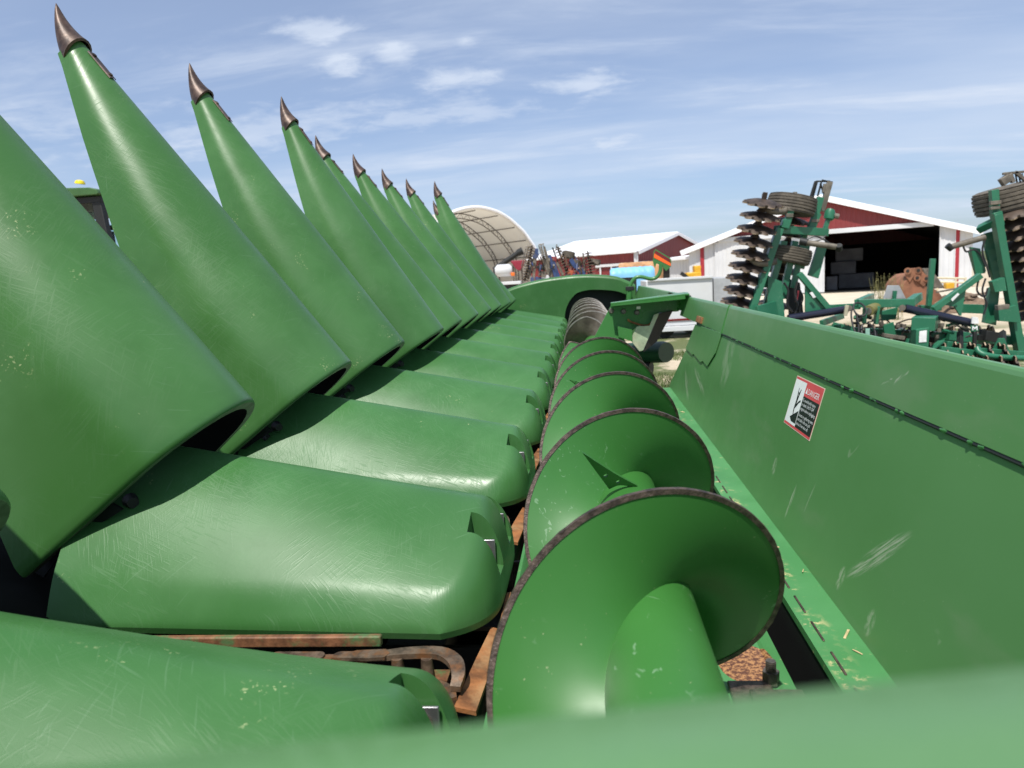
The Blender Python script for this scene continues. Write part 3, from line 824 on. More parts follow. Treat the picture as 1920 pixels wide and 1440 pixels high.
# decal frame: origin its top-left corner, e1 to the right (towards the camera), e2 down
d0 = Vector((wx(0.866), 2.150, 0.866)); e1 = Vector((0, -1, 0)); e2 = -tang
DW, DH = 0.245, 0.145
def dq(x0, y0, x1, y1, lift):
    return [d0 + e1 * x + e2 * y + nrm * lift for x, y in ((x0, y0), (x1, y0), (x1, y1), (x0, y1))]
def dpoly(pts, lift): return [d0 + e1 * x + e2 * y + nrm * lift for x, y in pts]
dec = MB().prism(dq(0, 0, DW, DH, 0.0), nrm * 0.0008).build('warning_decal', m_dedge, rw, 0)
dec['label'] = 'red, white and black DANGER decal'
MB().fan(dq(0.003, 0.002, DW - 0.003, DH - 0.002, 0.0011)).build('red_border', m_dred, dec, 0)
MB().fan(dq(0.004, 0.0085, 0.104, DH - 0.009, 0.0014)).build('picture_field', m_dwhite, dec, 0)
MB().fan(dq(0.104, 0.045, DW - 0.004, DH - 0.009, 0.0014)).build('text_field', m_dblack, dec, 0)
pic = MB()
for poly in ([(0.050, 0.030), (0.054, 0.030), (0.060, 0.056), (0.070, 0.031), (0.074, 0.032), (0.066, 0.068), (0.060, 0.094), (0.066, 0.112), (0.061, 0.113), (0.053, 0.094), (0.055, 0.068)],
             [(0.062, 0.078), (0.082, 0.063), (0.093, 0.060), (0.094, 0.066), (0.084, 0.069), (0.064, 0.088)],
             [(0.058, 0.043), (0.062, 0.040), (0.066, 0.045), (0.062, 0.050)],
             [(0.040, 0.118), (0.100, 0.090), (0.102, 0.128), (0.060, 0.128)]):
    P3 = dpoly(poly, 0.0018); pic.add(P3, [t for t in geometry.tessellate_polygon([P3])])
pic.build('pictogram', m_dblack, dec, 0)
tw = MB().add(dpoly([(0.112, 0.036), (0.120, 0.018), (0.128, 0.036)], 0.0018), [(0, 1, 2)]).build('warning_triangle', m_dwhite, dec, 0)
def text(s_, x, y, size, mat, name='lettering', sx=1.0):
    cu = bpy.data.curves.new(name, 'FONT'); cu.body = s_; cu.size = size; cu.resolution_u = 2
    tmp = bpy.data.objects.new(name, cu); sc.collection.objects.link(tmp)
    bpy.context.view_layer.update()
    me = bpy.data.meshes.new_from_object(tmp.evaluated_get(bpy.context.evaluated_depsgraph_get()))
    bpy.data.objects.remove(tmp)
    o_ = bpy.data.objects.new(name, me); sc.collection.objects.link(o_)
    me.materials.clear(); me.materials.append(mat)
    mt = Matrix.Identity(4)
    p = d0 + e1 * x + e2 * y + nrm * 0.0019
    for i in range(3): mt[i][0], mt[i][1], mt[i][2], mt[i][3] = e1[i] * sx, -e2[i], nrm[i], p[i]
    me.transform(mt); o_.parent = dec
    return o_
text('DANGER', 0.131, 0.0365, 0.0235, m_dwhite)
for q, ln in enumerate(('To avoid bodily injury', 'or death, SHUT OFF', 'engine before unplugging.')): text(ln, 0.109, 0.059 + q * 0.0125, 0.0125, m_dwhite)
for q, ln in enumerate(('Snouts or gathering units', 'and stalk rolls can pull', 'you in if not shut off.')): text(ln, 0.109, 0.102 + q * 0.0125, 0.0125, m_dwhite)

# ---- feeder opening: gusset plate, hood beam, stub shaft on its far side
fo = empty('feeder_opening', (0, 0, 0), HDR)
YG = 4.85
def lo3(u, v, Y): return loc(u, v, Y)
gus = [lo3(1146, 572, YG), lo3(1285, 553, YG), lo3(1292, 560, YG), lo3(1272, 584, YG), lo3(1236, 586, YG), lo3(1228, 592, YG), lo3(1218, 612, YG), lo3(1200, 610, YG), lo3(1176, 626, YG), lo3(1160, 660, YG), lo3(1100, 660, YG), lo3(1118, 625, YG)]
bevel(MB().prism(gus, (0, 0.012, 0)).build('gusset', m_paint, fo, 0), 0.003)
ga, gb_, gc = lo3(1145, 571, YG - 0.10), lo3(1284, 554, YG - 0.26), lo3(1293, 557, YG - 0.28)
gc.z = gb_.z
ge = gus[0] + Vector((0, 0.10, 0.004))
o = MB().prism([ga, gb_, gc, Vector((gc.x + 0.03, YG, gc.z)), Vector((gc.x + 0.02, YG + 0.10, gc.z)), ge], (0, 0, 0.010)).build('gusset_roof', m_paint, fo, 0); bevel(o, 0.002)
o = MB().prism([ga, gb_, gb_ + Vector((0, 0, -0.022)), ga + Vector((0, 0, -0.012))], (0.006, 0.006, 0)).build('gusset_lip', m_paint, fo, 0)
o = MB().prism([gc, gc + Vector((0, 0, -0.11)), gb_ + Vector((-0.02, 0.25, -0.10)), gb_ + Vector((0, 0.1, 0))], (0, 0.008, 0)).build('gusset_web', m_paint, fo, 0)
for u, v in ((1146, 583), (1169, 584), (1194, 586)):
    p = lo3(u, v, YG); b_ = MB(); b_.tube([p, p + Vector((0, -0.012, 0))], [0.019, 0.014], 12); b_.build('gusset_bolt', m_bolt, fo)
p = lo3(1197, 577, YG); bevel(MB().box(p + Vector((0, -0.003, 0)), (0.026, 0.004, 0.018)).build('tag', m_dwhite, fo), 0.001)
sp_ = [lo3(1236, 587, YG - 0.05), lo3(1226, 590, YG - 0.05), lo3(1218, 611, YG - 0.05), lo3(1194, 612, YG - 0.05), lo3(1182, 638, YG - 0.05), lo3(1199, 659, YG - 0.05), lo3(1206, 657, YG - 0.05)]
m_pale = simple('pale_worn_sheet', (0.36, 0.42, 0.29), 0.4, 0.2, var=0.25, scale=14, dirt=(0.55, 0.52, 0.36), dirtamt=0.6)
bevel(MB().prism(sp_, (0, 0.010, 0)).build('wear_sheet', m_pale, fo, 0), 0.002)
MB().prism([lo3(1236, 588, YG - 0.04), lo3(1262, 582, YG - 0.02), lo3(1232, 640, YG - 0.02), lo3(1207, 660, YG - 0.04)], (0, 0.10, 0)).build('side_sheet', m_dark, fo, 0)
MB().prism([lo3(1158, 612, YG - 0.06), lo3(1185, 618, YG - 0.06), lo3(1186, 640, YG - 0.06), lo3(1160, 632, YG - 0.06)], (0, 0.08, 0)).build('stop_block', m_paint, fo, 0)
rod('locking_rod', arc_pts([lo3(1178, 598, YG - 0.02), lo3(1180, 602, YG - 0.02), lo3(1200, 609, YG - 0.02), lo3(1214, 610, YG - 0.02), lo3(1222, 604, YG - 0.02), lo3(1228, 590, YG - 0.02)], 16), 0.007, m_rust, fo)
c_ = lo3(1243, 660, 5.0)
cy = MB(); cy.tube([c_ + Vector((-0.34, 0.30, -0.03)), c_ + Vector((0.0, 0.0, 0)), c_ + Vector((0.02, -0.03, 0))], [0.075, 0.075, 0.07], 24)
cy.build('shaft_shield', simple('dark_green_shield', (0.010, 0.045, 0.022), 0.4), fo, 40)
MB().tube([c_ + Vector((-0.36, 0.2, -0.10)), c_ + Vector((-0.08, 0.05, -0.12))], 0.05, 14).build('shaft_tube', m_dark, fo, 40)
# far half of the rear wall and the top beam, beyond the opening
frw = MB()
pr = [(wx(0.50), 0.472), (wx(0.9), 0.9), (wx(1.00), 1.00), (wx(1.018), 1.018), (0.69, 1.018), (0.695, 0.93)]
frw.grid([[(x, y, z) for x, z in pr] for y in (5.75, 7.3, 8.93)])
frw.build('far_rear_panel', m_wall, HDR, 35)
tb2 = MB(); tb2.grid([[(wx(1.018) + 0.0, y, 1.0195), (0.69, y, 1.0195), (0.695, y, 1.0), (0.695, y, 0.95)] for y in (4.78, 5.2, 5.77)])
tb2.build('top_beam', m_paint, fo, 30)

# ---- end sheets: far one with the arch over the auger, near one under the camera
es = MB()
YF = 8.92
topc = [(-1.6, 0.62), (-1.3, 0.84), (-0.975, 1.03), (-0.63, 1.115), (-0.3, 1.15), (0.03, 1.155), (0.36, 1.118), (0.52, 1.055), (0.62, 1.0)]
topc = [(p.x, p.y) for p in arc_pts([(a, b, 0) for a, b in topc], 40)]
arch = [(-0.27, 0.45), (-0.262, 0.70), (-0.216, 0.843), (-0.15, 0.93), (-0.076, 0.981), (0.09, 1.004), (0.352, 0.976), (0.494, 0.928), (0.58, 0.88), (0.62, 0.45)]
archs = [(p.x, p.y) for p in arc_pts([(a, b, 0) for a, b in arch], 60)]
# face: strip between arch and outline, then the rolled top
face = [(x, YF, z) for x, z in topc] + [(0.62, YF, 0.90)] + [(x, YF, z) for x, z in archs[::-1] if z > 0.5 or x < 0] + [(-1.6, YF, 0.45)]
P3 = [Vector(p) for p in face]
es.add(P3, [t for t in geometry.tessellate_polygon([P3])])
roll = []
for dy_, dz_ in ((0, 0), (0.006, 0.016), (0.022, 0.030), (0.05, 0.038), (0.16, 0.040), (0.26, 0.03)):
    roll.append([(x, YF + dy_, z + dz_) for x, z in topc])
es.grid(roll)
lip = [[(x, YF + dy_, z) for x, z in archs] for dy_ in (0, 0.02, 0.16)]
es.grid(lip)
es.build('far_end_sheet', m_hood, HDR, 50)
MB().box((0.15, YF + 0.2, 0.75), (1.0, 0.02, 0.75)).build('end_drive_cover', m_dark, HDR, 0)
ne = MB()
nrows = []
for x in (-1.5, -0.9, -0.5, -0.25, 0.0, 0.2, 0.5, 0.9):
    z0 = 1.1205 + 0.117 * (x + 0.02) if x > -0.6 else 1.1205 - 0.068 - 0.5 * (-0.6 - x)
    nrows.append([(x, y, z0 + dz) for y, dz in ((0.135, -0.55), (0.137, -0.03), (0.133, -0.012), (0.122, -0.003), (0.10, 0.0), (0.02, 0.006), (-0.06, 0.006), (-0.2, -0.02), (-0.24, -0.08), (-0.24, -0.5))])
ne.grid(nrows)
ne.build('near_end_sheet', plastic('sky_sheen_green_plastic', (0.090, 0.205, 0.078), 0.8, 0.05), HDR, 50)  # base colour lightened to stand for sky sheen on this top

# ---- marker lamp on a cranked pipe at the far corner
mk = empty('marker_reflector', (0, 0, 0), HDR)
YS = 8.7
pipe = arc_pts([loc(1181, 551, YS), loc(1182, 535, YS), loc(1190, 522, YS), loc(1202, 519, YS), loc(1220, 523, YS), loc(1232, 519, YS), loc(1238, 508, YS), loc(1239, 496, YS)], 40)
rod('arm', pipe, 0.022, m_paint, mk, 12)
rod('post', [loc(1180, 548, YS), loc(1179, 568, YS)], 0.035, m_paint, mk, 10)
bevel(MB().box(loc(1181, 541, YS), (0.10, 0.06, 0.05)).build('clamp', m_dark, mk), 0.004)
P_ = [loc(u, v, YS) for u, v in ((1227, 468), (1231, 467), (1257, 485), (1259, 490), (1257, 501), (1250, 509), (1244, 505), (1232, 490), (1230, 503), (1228, 498))]
board = [loc(u, v, YS) for u, v in ((1226, 471), (1229, 467), (1256, 483), (1259, 488), (1258, 500), (1249, 508), (1240, 498), (1231, 494), (1228, 503), (1224, 490))]
bevel(MB().prism(board, (0, 0.012, 0)).build('board', m_paint, mk, 0), 0.002)
m_refl = simple('fluorescent_orange', (0.95, 0.13, 0.015), 0.35, var=0.03)
m_refr = simple('dark_red_reflector', (0.16, 0.012, 0.015), 0.25, var=0.1)
dn = Vector((0, -0.004, 0))
MB().prism([loc(u, v, YS) + dn for u, v in ((1226.5, 475), (1257.5, 493.5), (1257.5, 499), (1226, 483))], (0, 0.003, 0)).build('orange_stripe', m_refl, mk, 0)
MB().prism([loc(u, v, YS) + dn for u, v in ((1229, 469.5), (1255.5, 485.5), (1257.5, 492.5), (1227, 474.5))], (0, 0.003, 0)).build('red_panel', m_refr, mk, 0)

# ---- transport stand under the header
ts_ = empty('transport_stand', (0, 0, 0), HDR)
for yy in (2.6, 7.0):
    for xx in (-0.5, 0.35):
        beam('leg', (xx, yy, 0.36), (xx, yy, -1.1), 0.1, 0.1, m_dark, ts_)
    beam('cross_beam', (-0.6, yy, 0.34), (0.45, yy, 0.34), 0.1, 0.1, m_dark, ts_)
beam('main_beam', (0.2, 0.6, 0.30), (0.2, 8.6, 0.30), 0.15, 0.15, m_dark, ts_)
beam('main_beam', (-0.45, 0.6, 0.26), (-0.45, 8.6, 0.26), 0.15, 0.15, m_dark, ts_)

# ================================================================== BACKGROUND THINGS
def thing(name, loc_, label, cat, group=None):
    o = empty(name, loc_); OFF[o.name] = Vector(loc_); return tag(o, label, cat, group)
m_hgreen = paint('aged_green_paint', (0.018, 0.135, 0.070), 0.38, 0.25)
m_hyd = simple('blue_black_cylinder', (0.012, 0.014, 0.030), 0.25)
m_tyre = simple('dusty_tyre', (0.105, 0.090, 0.070), 0.85, var=0.3, scale=9)
m_tyred = simple('black_tyre', (0.03, 0.03, 0.03), 0.85, var=0.3, scale=9)
m_disc = simple('brown_disc_steel', (0.062, 0.044, 0.033), 0.55, 0.3, var=0.5, scale=7)
m_discrim = simple('worn_disc_rim', (0.36, 0.27, 0.18), 0.5, 0.3, var=0.4, scale=15)
m_dull = simple('dusty_steel', (0.16, 0.14, 0.11), 0.6, 0.3, var=0.35, scale=6)
m_white = simple('white_painted_metal', (0.60, 0.61, 0.62), 0.45, var=0.05, scale=0.6, dirt=(0.55, 0.54, 0.50), dirtamt=0.3)
m_roof = simple('white_roof_metal', (0.82, 0.82, 0.83), 0.5, var=0.03, scale=0.5)
m_red = simple('barn_red_metal', (0.205, 0.030, 0.030), 0.5, var=0.1, scale=0.5)
m_inside = simple('interior_shade_black', (0.022, 0.02, 0.018), 0.9)  # near-black standing for shade in barn, doorway and pin holes
m_bale = simple('grey_wrapped_bale', (0.14, 0.14, 0.145), 0.8, var=0.15, scale=1.5)
m_conc = simple('pale_concrete', (0.55, 0.48, 0.37), 0.85, var=0.1, scale=0.8)
m_yellow = simple('yellow_paint', (0.62, 0.34, 0.02), 0.4)
m_orange = simple('orange_plastic', (0.75, 0.16, 0.02), 0.45)
m_blue = simple('blue_paint', (0.025, 0.05, 0.14), 0.5, var=0.3, scale=2, dirt=(0.12, 0.11, 0.10), dirtamt=0.6)
m_grey = simple('grey_sheet', (0.36, 0.37, 0.38), 0.5, var=0.1)
m_label = simple('white_label', (0.75, 0.75, 0.74), 0.5)

def notched_disc(r, name, parent, mats=(m_disc, m_discrim)):
    m = MB(); n = 40; rows = []
    for f, h in ((0.12, 0.0), (0.5, 0.018), (0.84, 0.05), (1.0, 0.072)):
        row = []
        for k in range(n):
            a = 2 * math.pi * k / n
            rr = r * f * ((1.0 if k % 4 in (0, 1) else 0.82) if f == 1.0 else 1.0)
            row.append((rr * math.cos(a), rr * math.sin(a), -h * r / 0.31))
        rows.append(row)
    m.grid(rows, True)
    back = [[(x, y, z + 0.018) for x, y, z in row] for row in rows]
    m.grid(back, True, 0, True); m.grid([rows[-1], back[-1]], True, 1)
    return m.build(name, list(mats), parent, 40, fix=True)
def axis_rot(d): return Vector(d).to_track_quat('Z', 'Y').to_euler()
def gang(parent, p0, p1, n, r, hub=0.065, pitch_mat=m_disc):
    """an axle of n notched discs between the points p0 and p1"""
    p0, p1 = Vector(p0), Vector(p1); d = (p1 - p0).normalized()
    g_ = MB().tube([p0 - d * 0.12, p1 + d * 0.12], hub * 0.6, 8)
    for i in range(n - 1):
        a = p0.lerp(p1, (i + 0.15) / (n - 1)); b = p0.lerp(p1, (i + 0.85) / (n - 1)); c = (a + b) / 2
        g_.tube([a, a.lerp(c, 0.5), c, b.lerp(c, 0.5), b], [hub * 1.25, hub * 0.8, hub * 0.7, hub * 0.8, hub * 1.25], 10)
    g_ = g_.build('disc_gang', pitch_mat, parent, 40)
    first = None
    for i in range(n):
        q = p0.lerp(p1, i / (n - 1))
        if first is None: first = o = notched_disc(r, 'disc_blade', g_)
        else:
            o = first.copy(); sc.collection.objects.link(o)
        o.location = q; o.rotation_euler = axis_rot(d)
    return g_
def tyre(parent, c, d, r, wd, name='tyre', mat=m_tyre, grooves=5):
    c, d = Vector(c), Vector(d).normalized(); n = 40
    prof_ = [(0.42, -0.42), (0.60, -0.5), (0.82, -0.5), (0.95, -0.45)]
    for i in range(grooves):
        a = -0.40 + 0.80 * i / grooves; b = a + 0.80 / grooves
        k = 1 - 0.04 * abs((a + b) * 1.2) ** 2
        prof_ += [(0.955 * k, a + 0.008), (1.0 * k, a + 0.025), (1.0 * k, b - 0.025), (0.955 * k, b - 0.008)]
    prof_ += [(0.95, 0.45), (0.82, 0.5), (0.60, 0.5), (0.42, 0.42)]
    q = d.to_track_quat('Z', 'Y'); m = MB()
    m.grid([[c + q @ Vector((r * a * math.cos(t), r * a * math.sin(t), wd * b)) for a, b in prof_] for t in (2 * math.pi * k / n for k in range(n + 1))])
    t_ = m.build(name, mat, parent, 30)
    MB().tube([c - d * wd * 0.3, c + d * wd * 0.3], r * 0.43, 20).build('rim', m_dull, t_, 40)
    return t_

# ------------------------------------------------------------------ green disc harrow, wings folded up
YH = 12.3
H = lambda u, v, dy=0.0: px(u, v, YH + dy)
hb = thing('disc_harrow', px(1660, 560, YH).to_2d().to_3d(), 'green disc harrow with both wings folded upright, parked in front of the open barn', 'disc harrow')
def HB(name, a, b, wd, ht, mat=m_hgreen, bev=0.006, par=None, up=(0, 1, 0)): return beam(name, H(*a), H(*b), wd, ht, mat, par or hb, bev, up)
# left wing
HB('wing_beam', (1408, 585), (1462, 428), 0.11, 0.15)
HB('wing_beam', (1455, 430), (1549, 436, 0.45), 0.13, 0.13)
HB('wing_beam', (1470, 452, 0.25), (1428, 600, 0.25), 0.10, 0.12)
HB('wing_beam', (1491, 452, 0.35), (1466, 560, 0.35), 0.10, 0.10)
HB('wing_beam', (1508, 440, 0.45), (1487, 540, 0.45), 0.09, 0.10)
HB('upright', (1488, 372, 0.05), (1474, 425, 0.05), 0.10, 0.11); HB('upright', (1475, 412, -0.02), (1470, 428, -0.02), 0.13, 0.13)
HB('upright', (1538, 370, 0.4), (1523, 428, 0.4), 0.10, 0.10); HB('upright', (1532, 400, 0.4), (1519, 432, 0.4), 0.12, 0.12)
MB().tube([H(1558, 392, .5), H(1556, 398, .5), H(1554, 410, .5), H(1553, 412, .5)], [0.06, 0.085, 0.085, 0.06], 14).build('hinge_post', m_hgreen, hb)
HB('hinge_post', (1553, 410, 0.5), (1546, 432, 0.5), 0.07, 0.07)
MB().tube([H(1563, 404, .5), H(1572, 406, .5)], 0.045, 10).build('hinge_pin', m_dull, hb)
HB('tine_arm', (1556, 341, 0.55), (1541, 396, 0.55), 0.09, 0.07, m_dull); HB('tine_arm', (1551, 345, 0.55), (1548, 362, 0.55), 0.12, 0.05, m_dull)
HB('tine_arm', (1529, 340, 0.6), (1519, 372, 0.6), 0.035, 0.04, m_dark)
for q, (a, b) in enumerate((((1532, 341), (1524, 371)), ((1540, 342), (1533, 368)), ((1538, 344), (1546, 366)), ((1530, 340), (1556, 340)), ((1541, 338), (1561, 342)))):
    rod('tine', [H(a[0], a[1], .6), H(b[0], b[1], .62)], 0.016, m_dark, hb, 6)
HB('clamp', (1474, 404), (1487, 404), 0.06, 0.05, m_dull, 0.004); HB('clamp', (1521, 414, .35), (1536, 414, .35), 0.05, 0.05, m_dull, 0.004); HB('clamp', (1476, 392), (1490, 393), 0.05, 0.05, m_dull, 0.004)
gang(hb, H(1388, 562, 0.25), H(1432, 375, -0.22), 9, 0.325)
for (u, v) in ((1447, 392), (1423, 489)):
    P5 = arc_pts([H(u - 17, v - 4, -.1), H(u - 4, v + 4, -.12), H(u + 16, v + 5, -.05), H(u + 32, v + 1, 0.05)], 12)
    m = MB(); m.grid([[p + Vector((0, 0, 0.05)) for p in P5], [p - Vector((0, 0, 0.05)) for p in P5]]); o = m.build('bearing_arm', m_dull, hb, 50)
    sd_ = o.modifiers.new('thick', 'SOLIDIFY'); sd_.thickness = 0.025
ax_ = (H(1430, 375) - H(1386, 562)).normalized()
tyre(hb, H(1484, 384, 0.35), ax_, 0.40, 0.30); tyre(hb, H(1476, 478, 0.5), ax_, 0.40, 0.27)
MB().tube([H(1434, 363, .3), H(1433, 371, .3)], 0.045, 10).build('gang_nut', m_dull, hb); MB().tube([H(1491, 360, .3), H(1490, 372, .3)], 0.035, 10).build('gang_nut', m_dull, hb)
MB().tube([H(1512, 455, -.25), H(1568, 463, -.3)], 0.046, 14).build('hydraulic_ram', m_dull, hb); MB().tube([H(1500, 452, -.2), H(1514, 455, -.25)], 0.06, 12).build('ram_clevis', m_dark, hb)
MB().tube([H(1573, 460, -.34), H(1573, 469, -.28)], 0.05, 12).build('ram_clevis', m_dark, hb)
for pts_ in (((1518, 453), (1530, 452), (1542, 448), (1549, 441)), ((1510, 450), (1528, 443), (1546, 450), (1556, 457))):
    rod('hose', arc_pts([H(u, v, -.1) for u, v in pts_], 14), 0.014, m_hosem, hb, 6)
def plate(name, pts_, th=0.03, mat=m_hgreen, par=None):
    o = MB().prism([H(*p) for p in pts_], (0, th, 0)).build(name, mat, par or hb, 0); return bevel(o, 0.004)
plate('wing_plate', ((1533, 462, .6), (1550, 465, .6), (1535, 522, .6), (1516, 516, .6)), 0.08)
plate('wing_plate', ((1505, 455, .5), (1520, 458, .5), (1508, 505, .5), (1496, 500, .5)), 0.08)
plate('wing_plate', ((1440, 518, .1), (1466, 528, .1), (1472, 600, .1), (1438, 600, .1)), 0.05)
plate('wing_plate', ((1424, 505, .2), (1446, 520, .2), (1442, 540, .2), (1424, 538, .2)), 0.12)
plate('brace_plate', ((1510, 534, -.1), (1525, 552, -.1), (1537, 560, -.1), (1558, 585, -.1), (1552, 590, -.1), (1510, 590, -.1)), 0.04)
HB('brace_beam', (1498, 513, -.1), (1558, 584, -.1), 0.09, 0.10)
MB().prism([H(1518, 549, -.19), H(1523, 547, -.19), H(1530, 557, -.19), H(1525, 559, -.19)], (0, 0.004, 0)).build('label', m_label, hb, 0)
HB('foot_plate', (1420, 588, -.2), (1455, 578, .1), 0.25, 0.06)
for pts_ in (((1470, 530), (1478, 545), (1476, 570), (1486, 585)), ((1495, 528), (1490, 550), (1496, 575), (1490, 590)), ((1500, 545), (1505, 560), (1498, 580), (1502, 596))):
    rod('hose', arc_pts([H(u, v, .2) for u, v in pts_], 14), 0.018, m_hosem, hb, 6)
plate('gang_stay', ((1478, 522, .6), (1500, 530, .6), (1508, 600, .6), (1480, 605, .6)), 0.05, m_dark)
plate('gang_stay', ((1496, 545, .3), (1499, 545, .3), (1495, 566, .3), (1491, 566, .3)), 0.02, simple('red_hose_cover', (0.2, 0.02, 0.03), 0.5))
# right wing
HB('wing_beam', (1867, 402), (1912, 660), 0.115, 0.15); HB('wing_beam', (1836, 430, .3), (1868, 414, .05), 0.11, 0.13)
HB('wing_beam', (1853, 436, .5), (1872, 522, .5), 0.20, 0.08); HB('wing_beam', (1826, 470, .6), (1838, 512, .6), 0.16, 0.08)
HB('upright', (1863, 356, .1), (1866, 408, .1), 0.11, 0.11); HB('clamp', (1856, 381), (1876, 379), 0.06, 0.06, m_dull, 0.004); HB('clamp', (1856, 391), (1874, 389), 0.04, 0.06, m_dull, 0.004)
HB('upright', (1867, 398, 0.0), (1872, 424, 0.0), 0.13, 0.13)
tyre(hb, H(1896, 370, 0.45), Vector((-0.22, 0, 1)), 0.55, 0.40); tyre(hb, H(1915, 468, 0.6), Vector((-0.22, 0, 1)), 0.42, 0.28)
gang(hb, H(1452, 566, 1.15), H(1492, 386, 0.75), 9, 0.31)
gang(hb, H(1938, 580, 0.5), H(1900, 392, 0.1), 11, 0.315)
HB('tine_arm', (1876, 378, .2), (1925, 368, .2), 0.08, 0.10, m_dark); HB('tine_arm', (1880, 332, .5), (1888, 344, .5), 0.14, 0.10, m_dull); HB('tine_arm', (1893, 326, .5), (1900, 342, .5), 0.06, 0.06, m_dull)
HB('tine_arm', (1903, 322, .5), (1922, 338, .5), 0.05, 0.05, m_dull); HB('tine_arm', (1880, 326, .5), (1920, 322, .5), 0.04, 0.05, m_dull)
for q in range(6): rod('tine', [H(1886 + q * 6, 326, .5), H(1889 + q * 6, 342, .52)], 0.014, m_dark, hb, 6)
MB().tube([H(1783, 463, -.3), H(1846, 445, -.25)], 0.046, 14).build('hydraulic_ram', m_dull, hb); MB().tube([H(1776, 460, -.3), H(1785, 467, -.3)], 0.05, 12).build('ram_clevis', m_dark, hb)
for pts_ in (((1806, 462), (1812, 472), (1826, 468), (1838, 478), (1848, 500)), ((1848, 445), (1842, 470), (1850, 498), (1856, 520)), ((1836, 520), (1832, 545), (1846, 556), (1852, 540)), ((1848, 522), (1842, 545), (1850, 570), (1844, 590))):
    rod('hose', arc_pts([H(u, v, -.1) for u, v in pts_], 16), 0.016, m_hosem, hb, 6)
plate('brace_plate', ((1812, 534, -.1), (1796, 548, -.1), (1772, 572, -.1), (1790, 575, -.1), (1800, 592, -.1), (1803, 592, -.1), (1812, 540, -.1)), 0.04)
HB('brace_beam', (1750, 580, -.1), (1838, 516, -.1), 0.09, 0.11)
MB().prism([H(1783, 561, -.2), H(1796, 549, -.2), H(1799, 552, -.2), H(1786, 565, -.2)], (0, 0.004, 0)).build('label', m_label, hb, 0)
plate('wing_plate', ((1820, 463, .4), (1838, 466, .4), (1848, 512, .4), (1830, 515, .4)), 0.06)
plate('wing_plate', ((1858, 540, .1), (1876, 530, .1), (1868, 610, .1), (1846, 605, .1)), 0.1); plate('wing_plate', ((1860, 528, -.1), (1884, 520, -.1), (1888, 545, -.1), (1866, 548, -.1)), 0.12)
plate('wing_plate', ((1872, 582, -.15), (1905, 572, -.15), (1912, 605, -.15), (1874, 602, -.15)), 0.14); HB('clamp', (1868, 577, -.1), (1890, 575, -.1), 0.08, 0.10, m_dull)
plate('foot_plate', ((1874, 634, -.5), (1884, 634, -.5), (1893, 658, -.5), (1862, 658, -.5)), 0.04)
# centre frame
MB().tube([H(1478, 597, -.3), H(1588, 580, -.2)], 0.062, 18).build('hydraulic_ram', m_hyd, hb)
MB().tube([H(1697, 578, -.3), H(1824, 606, -.4)], 0.066, 18).build('hydraulic_ram', m_hyd, hb)
for u, v in ((1592, 578), (1692, 577)): MB().tube([H(u, v, -.38), H(u, v, -.1)], 0.05, 12).build('ram_pin', m_dull, hb)
HB('frame_tube', (1607, 569, -.2), (1712, 568, -.2), 0.13, 0.14); HB('frame_tube', (1608, 568, -.2), (1634, 556, 1.2), 0.11, 0.10); HB('frame_tube', (1706, 568, -.2), (1722, 556, .4), 0.12, 0.13)
HB('frame_tube', (1552, 577, .5), (1612, 574, .5), 0.10, 0.10); HB('frame_tube', (1722, 577, .5), (1764, 577, .5), 0.09, 0.09); HB('frame_tube', (1800, 578, .6), (1850, 580, .6), 0.15, 0.12)
MB().tube([H(1628, 583, -.5), H(1647, 574, -.1)], 0.085, 18).build('pivot_sleeve', simple('bare_olive_sleeve', (0.16, 0.15, 0.05), 0.5), hb)
MB().tube([H(1627, 584, -.52), H(1628, 583, -.49)], 0.055, 14).build('pivot_pin', m_steel, hb)
HB('lug', (1622, 577, -.5), (1620, 606, -.5), 0.04, 0.10); HB('lug', (1646, 574, -.35), (1642, 608, -.35), 0.045, 0.10); HB('lug', (1652, 572, -.1), (1651, 590, -.1), 0.03, 0.05)
plate('frame_plate', ((1652, 584, .0), (1684, 576, .0), (1680, 598, .0), (1654, 602, .0)), 0.05); plate('frame_plate', ((1656, 610, -.2), (1676, 604, -.2), (1680, 628, -.2), (1660, 630, -.2)), 0.05)
plate('marker_plate', ((1656, 560, .6), (1664, 535, .6), (1686, 535, .6), (1699, 560, .6)), 0.01, m_grey); HB('marker_post', (1678, 545, .55), (1676, 562, .55), 0.06, 0.05)
HB('parking_post', (1749, 485, .3), (1741, 574, .3), 0.075, 0.075)
HB('jack_tube', (1731, 608, -.9), (1743, 598, .3), 0.20, 0.32); bevel(MB().prism([H(1718, 618, -.95), H(1743, 614, -.95), H(1741, 658, -.95), H(1717, 656, -.95)], (0, 0.2, 0)).build('jack_box', m_hgreen, hb, 0), 0.01)
MB().prism([H(1724, 621, -.96), H(1738, 619, -.96), H(1737, 641, -.96), H(1723, 642, -.96)], (0, 0.004, 0)).build('label', m_label, hb, 0)
HB('frame_tube', (1773, 645, -.4), (1845, 653, -.4), 0.10, 0.11); HB('frame_tube', (1762, 654, -.7), (1828, 662, -.7), 0.09, 0.10); HB('frame_tube', (1745, 655, -.8), (1765, 640, -.5), 0.04, 0.10)
rod('hitch_bow', arc_pts([H(1832, 652, -.8), H(1836, 660, -.85), H(1850, 666, -.9), (H(1880, 670, -.9)), H(1930, 672, -.9)], 20), 0.045, m_hgreen, hb, 10); HB('frame_tube', (1836, 656, -.6), (1930, 664, -.6), 0.07, 0.07)
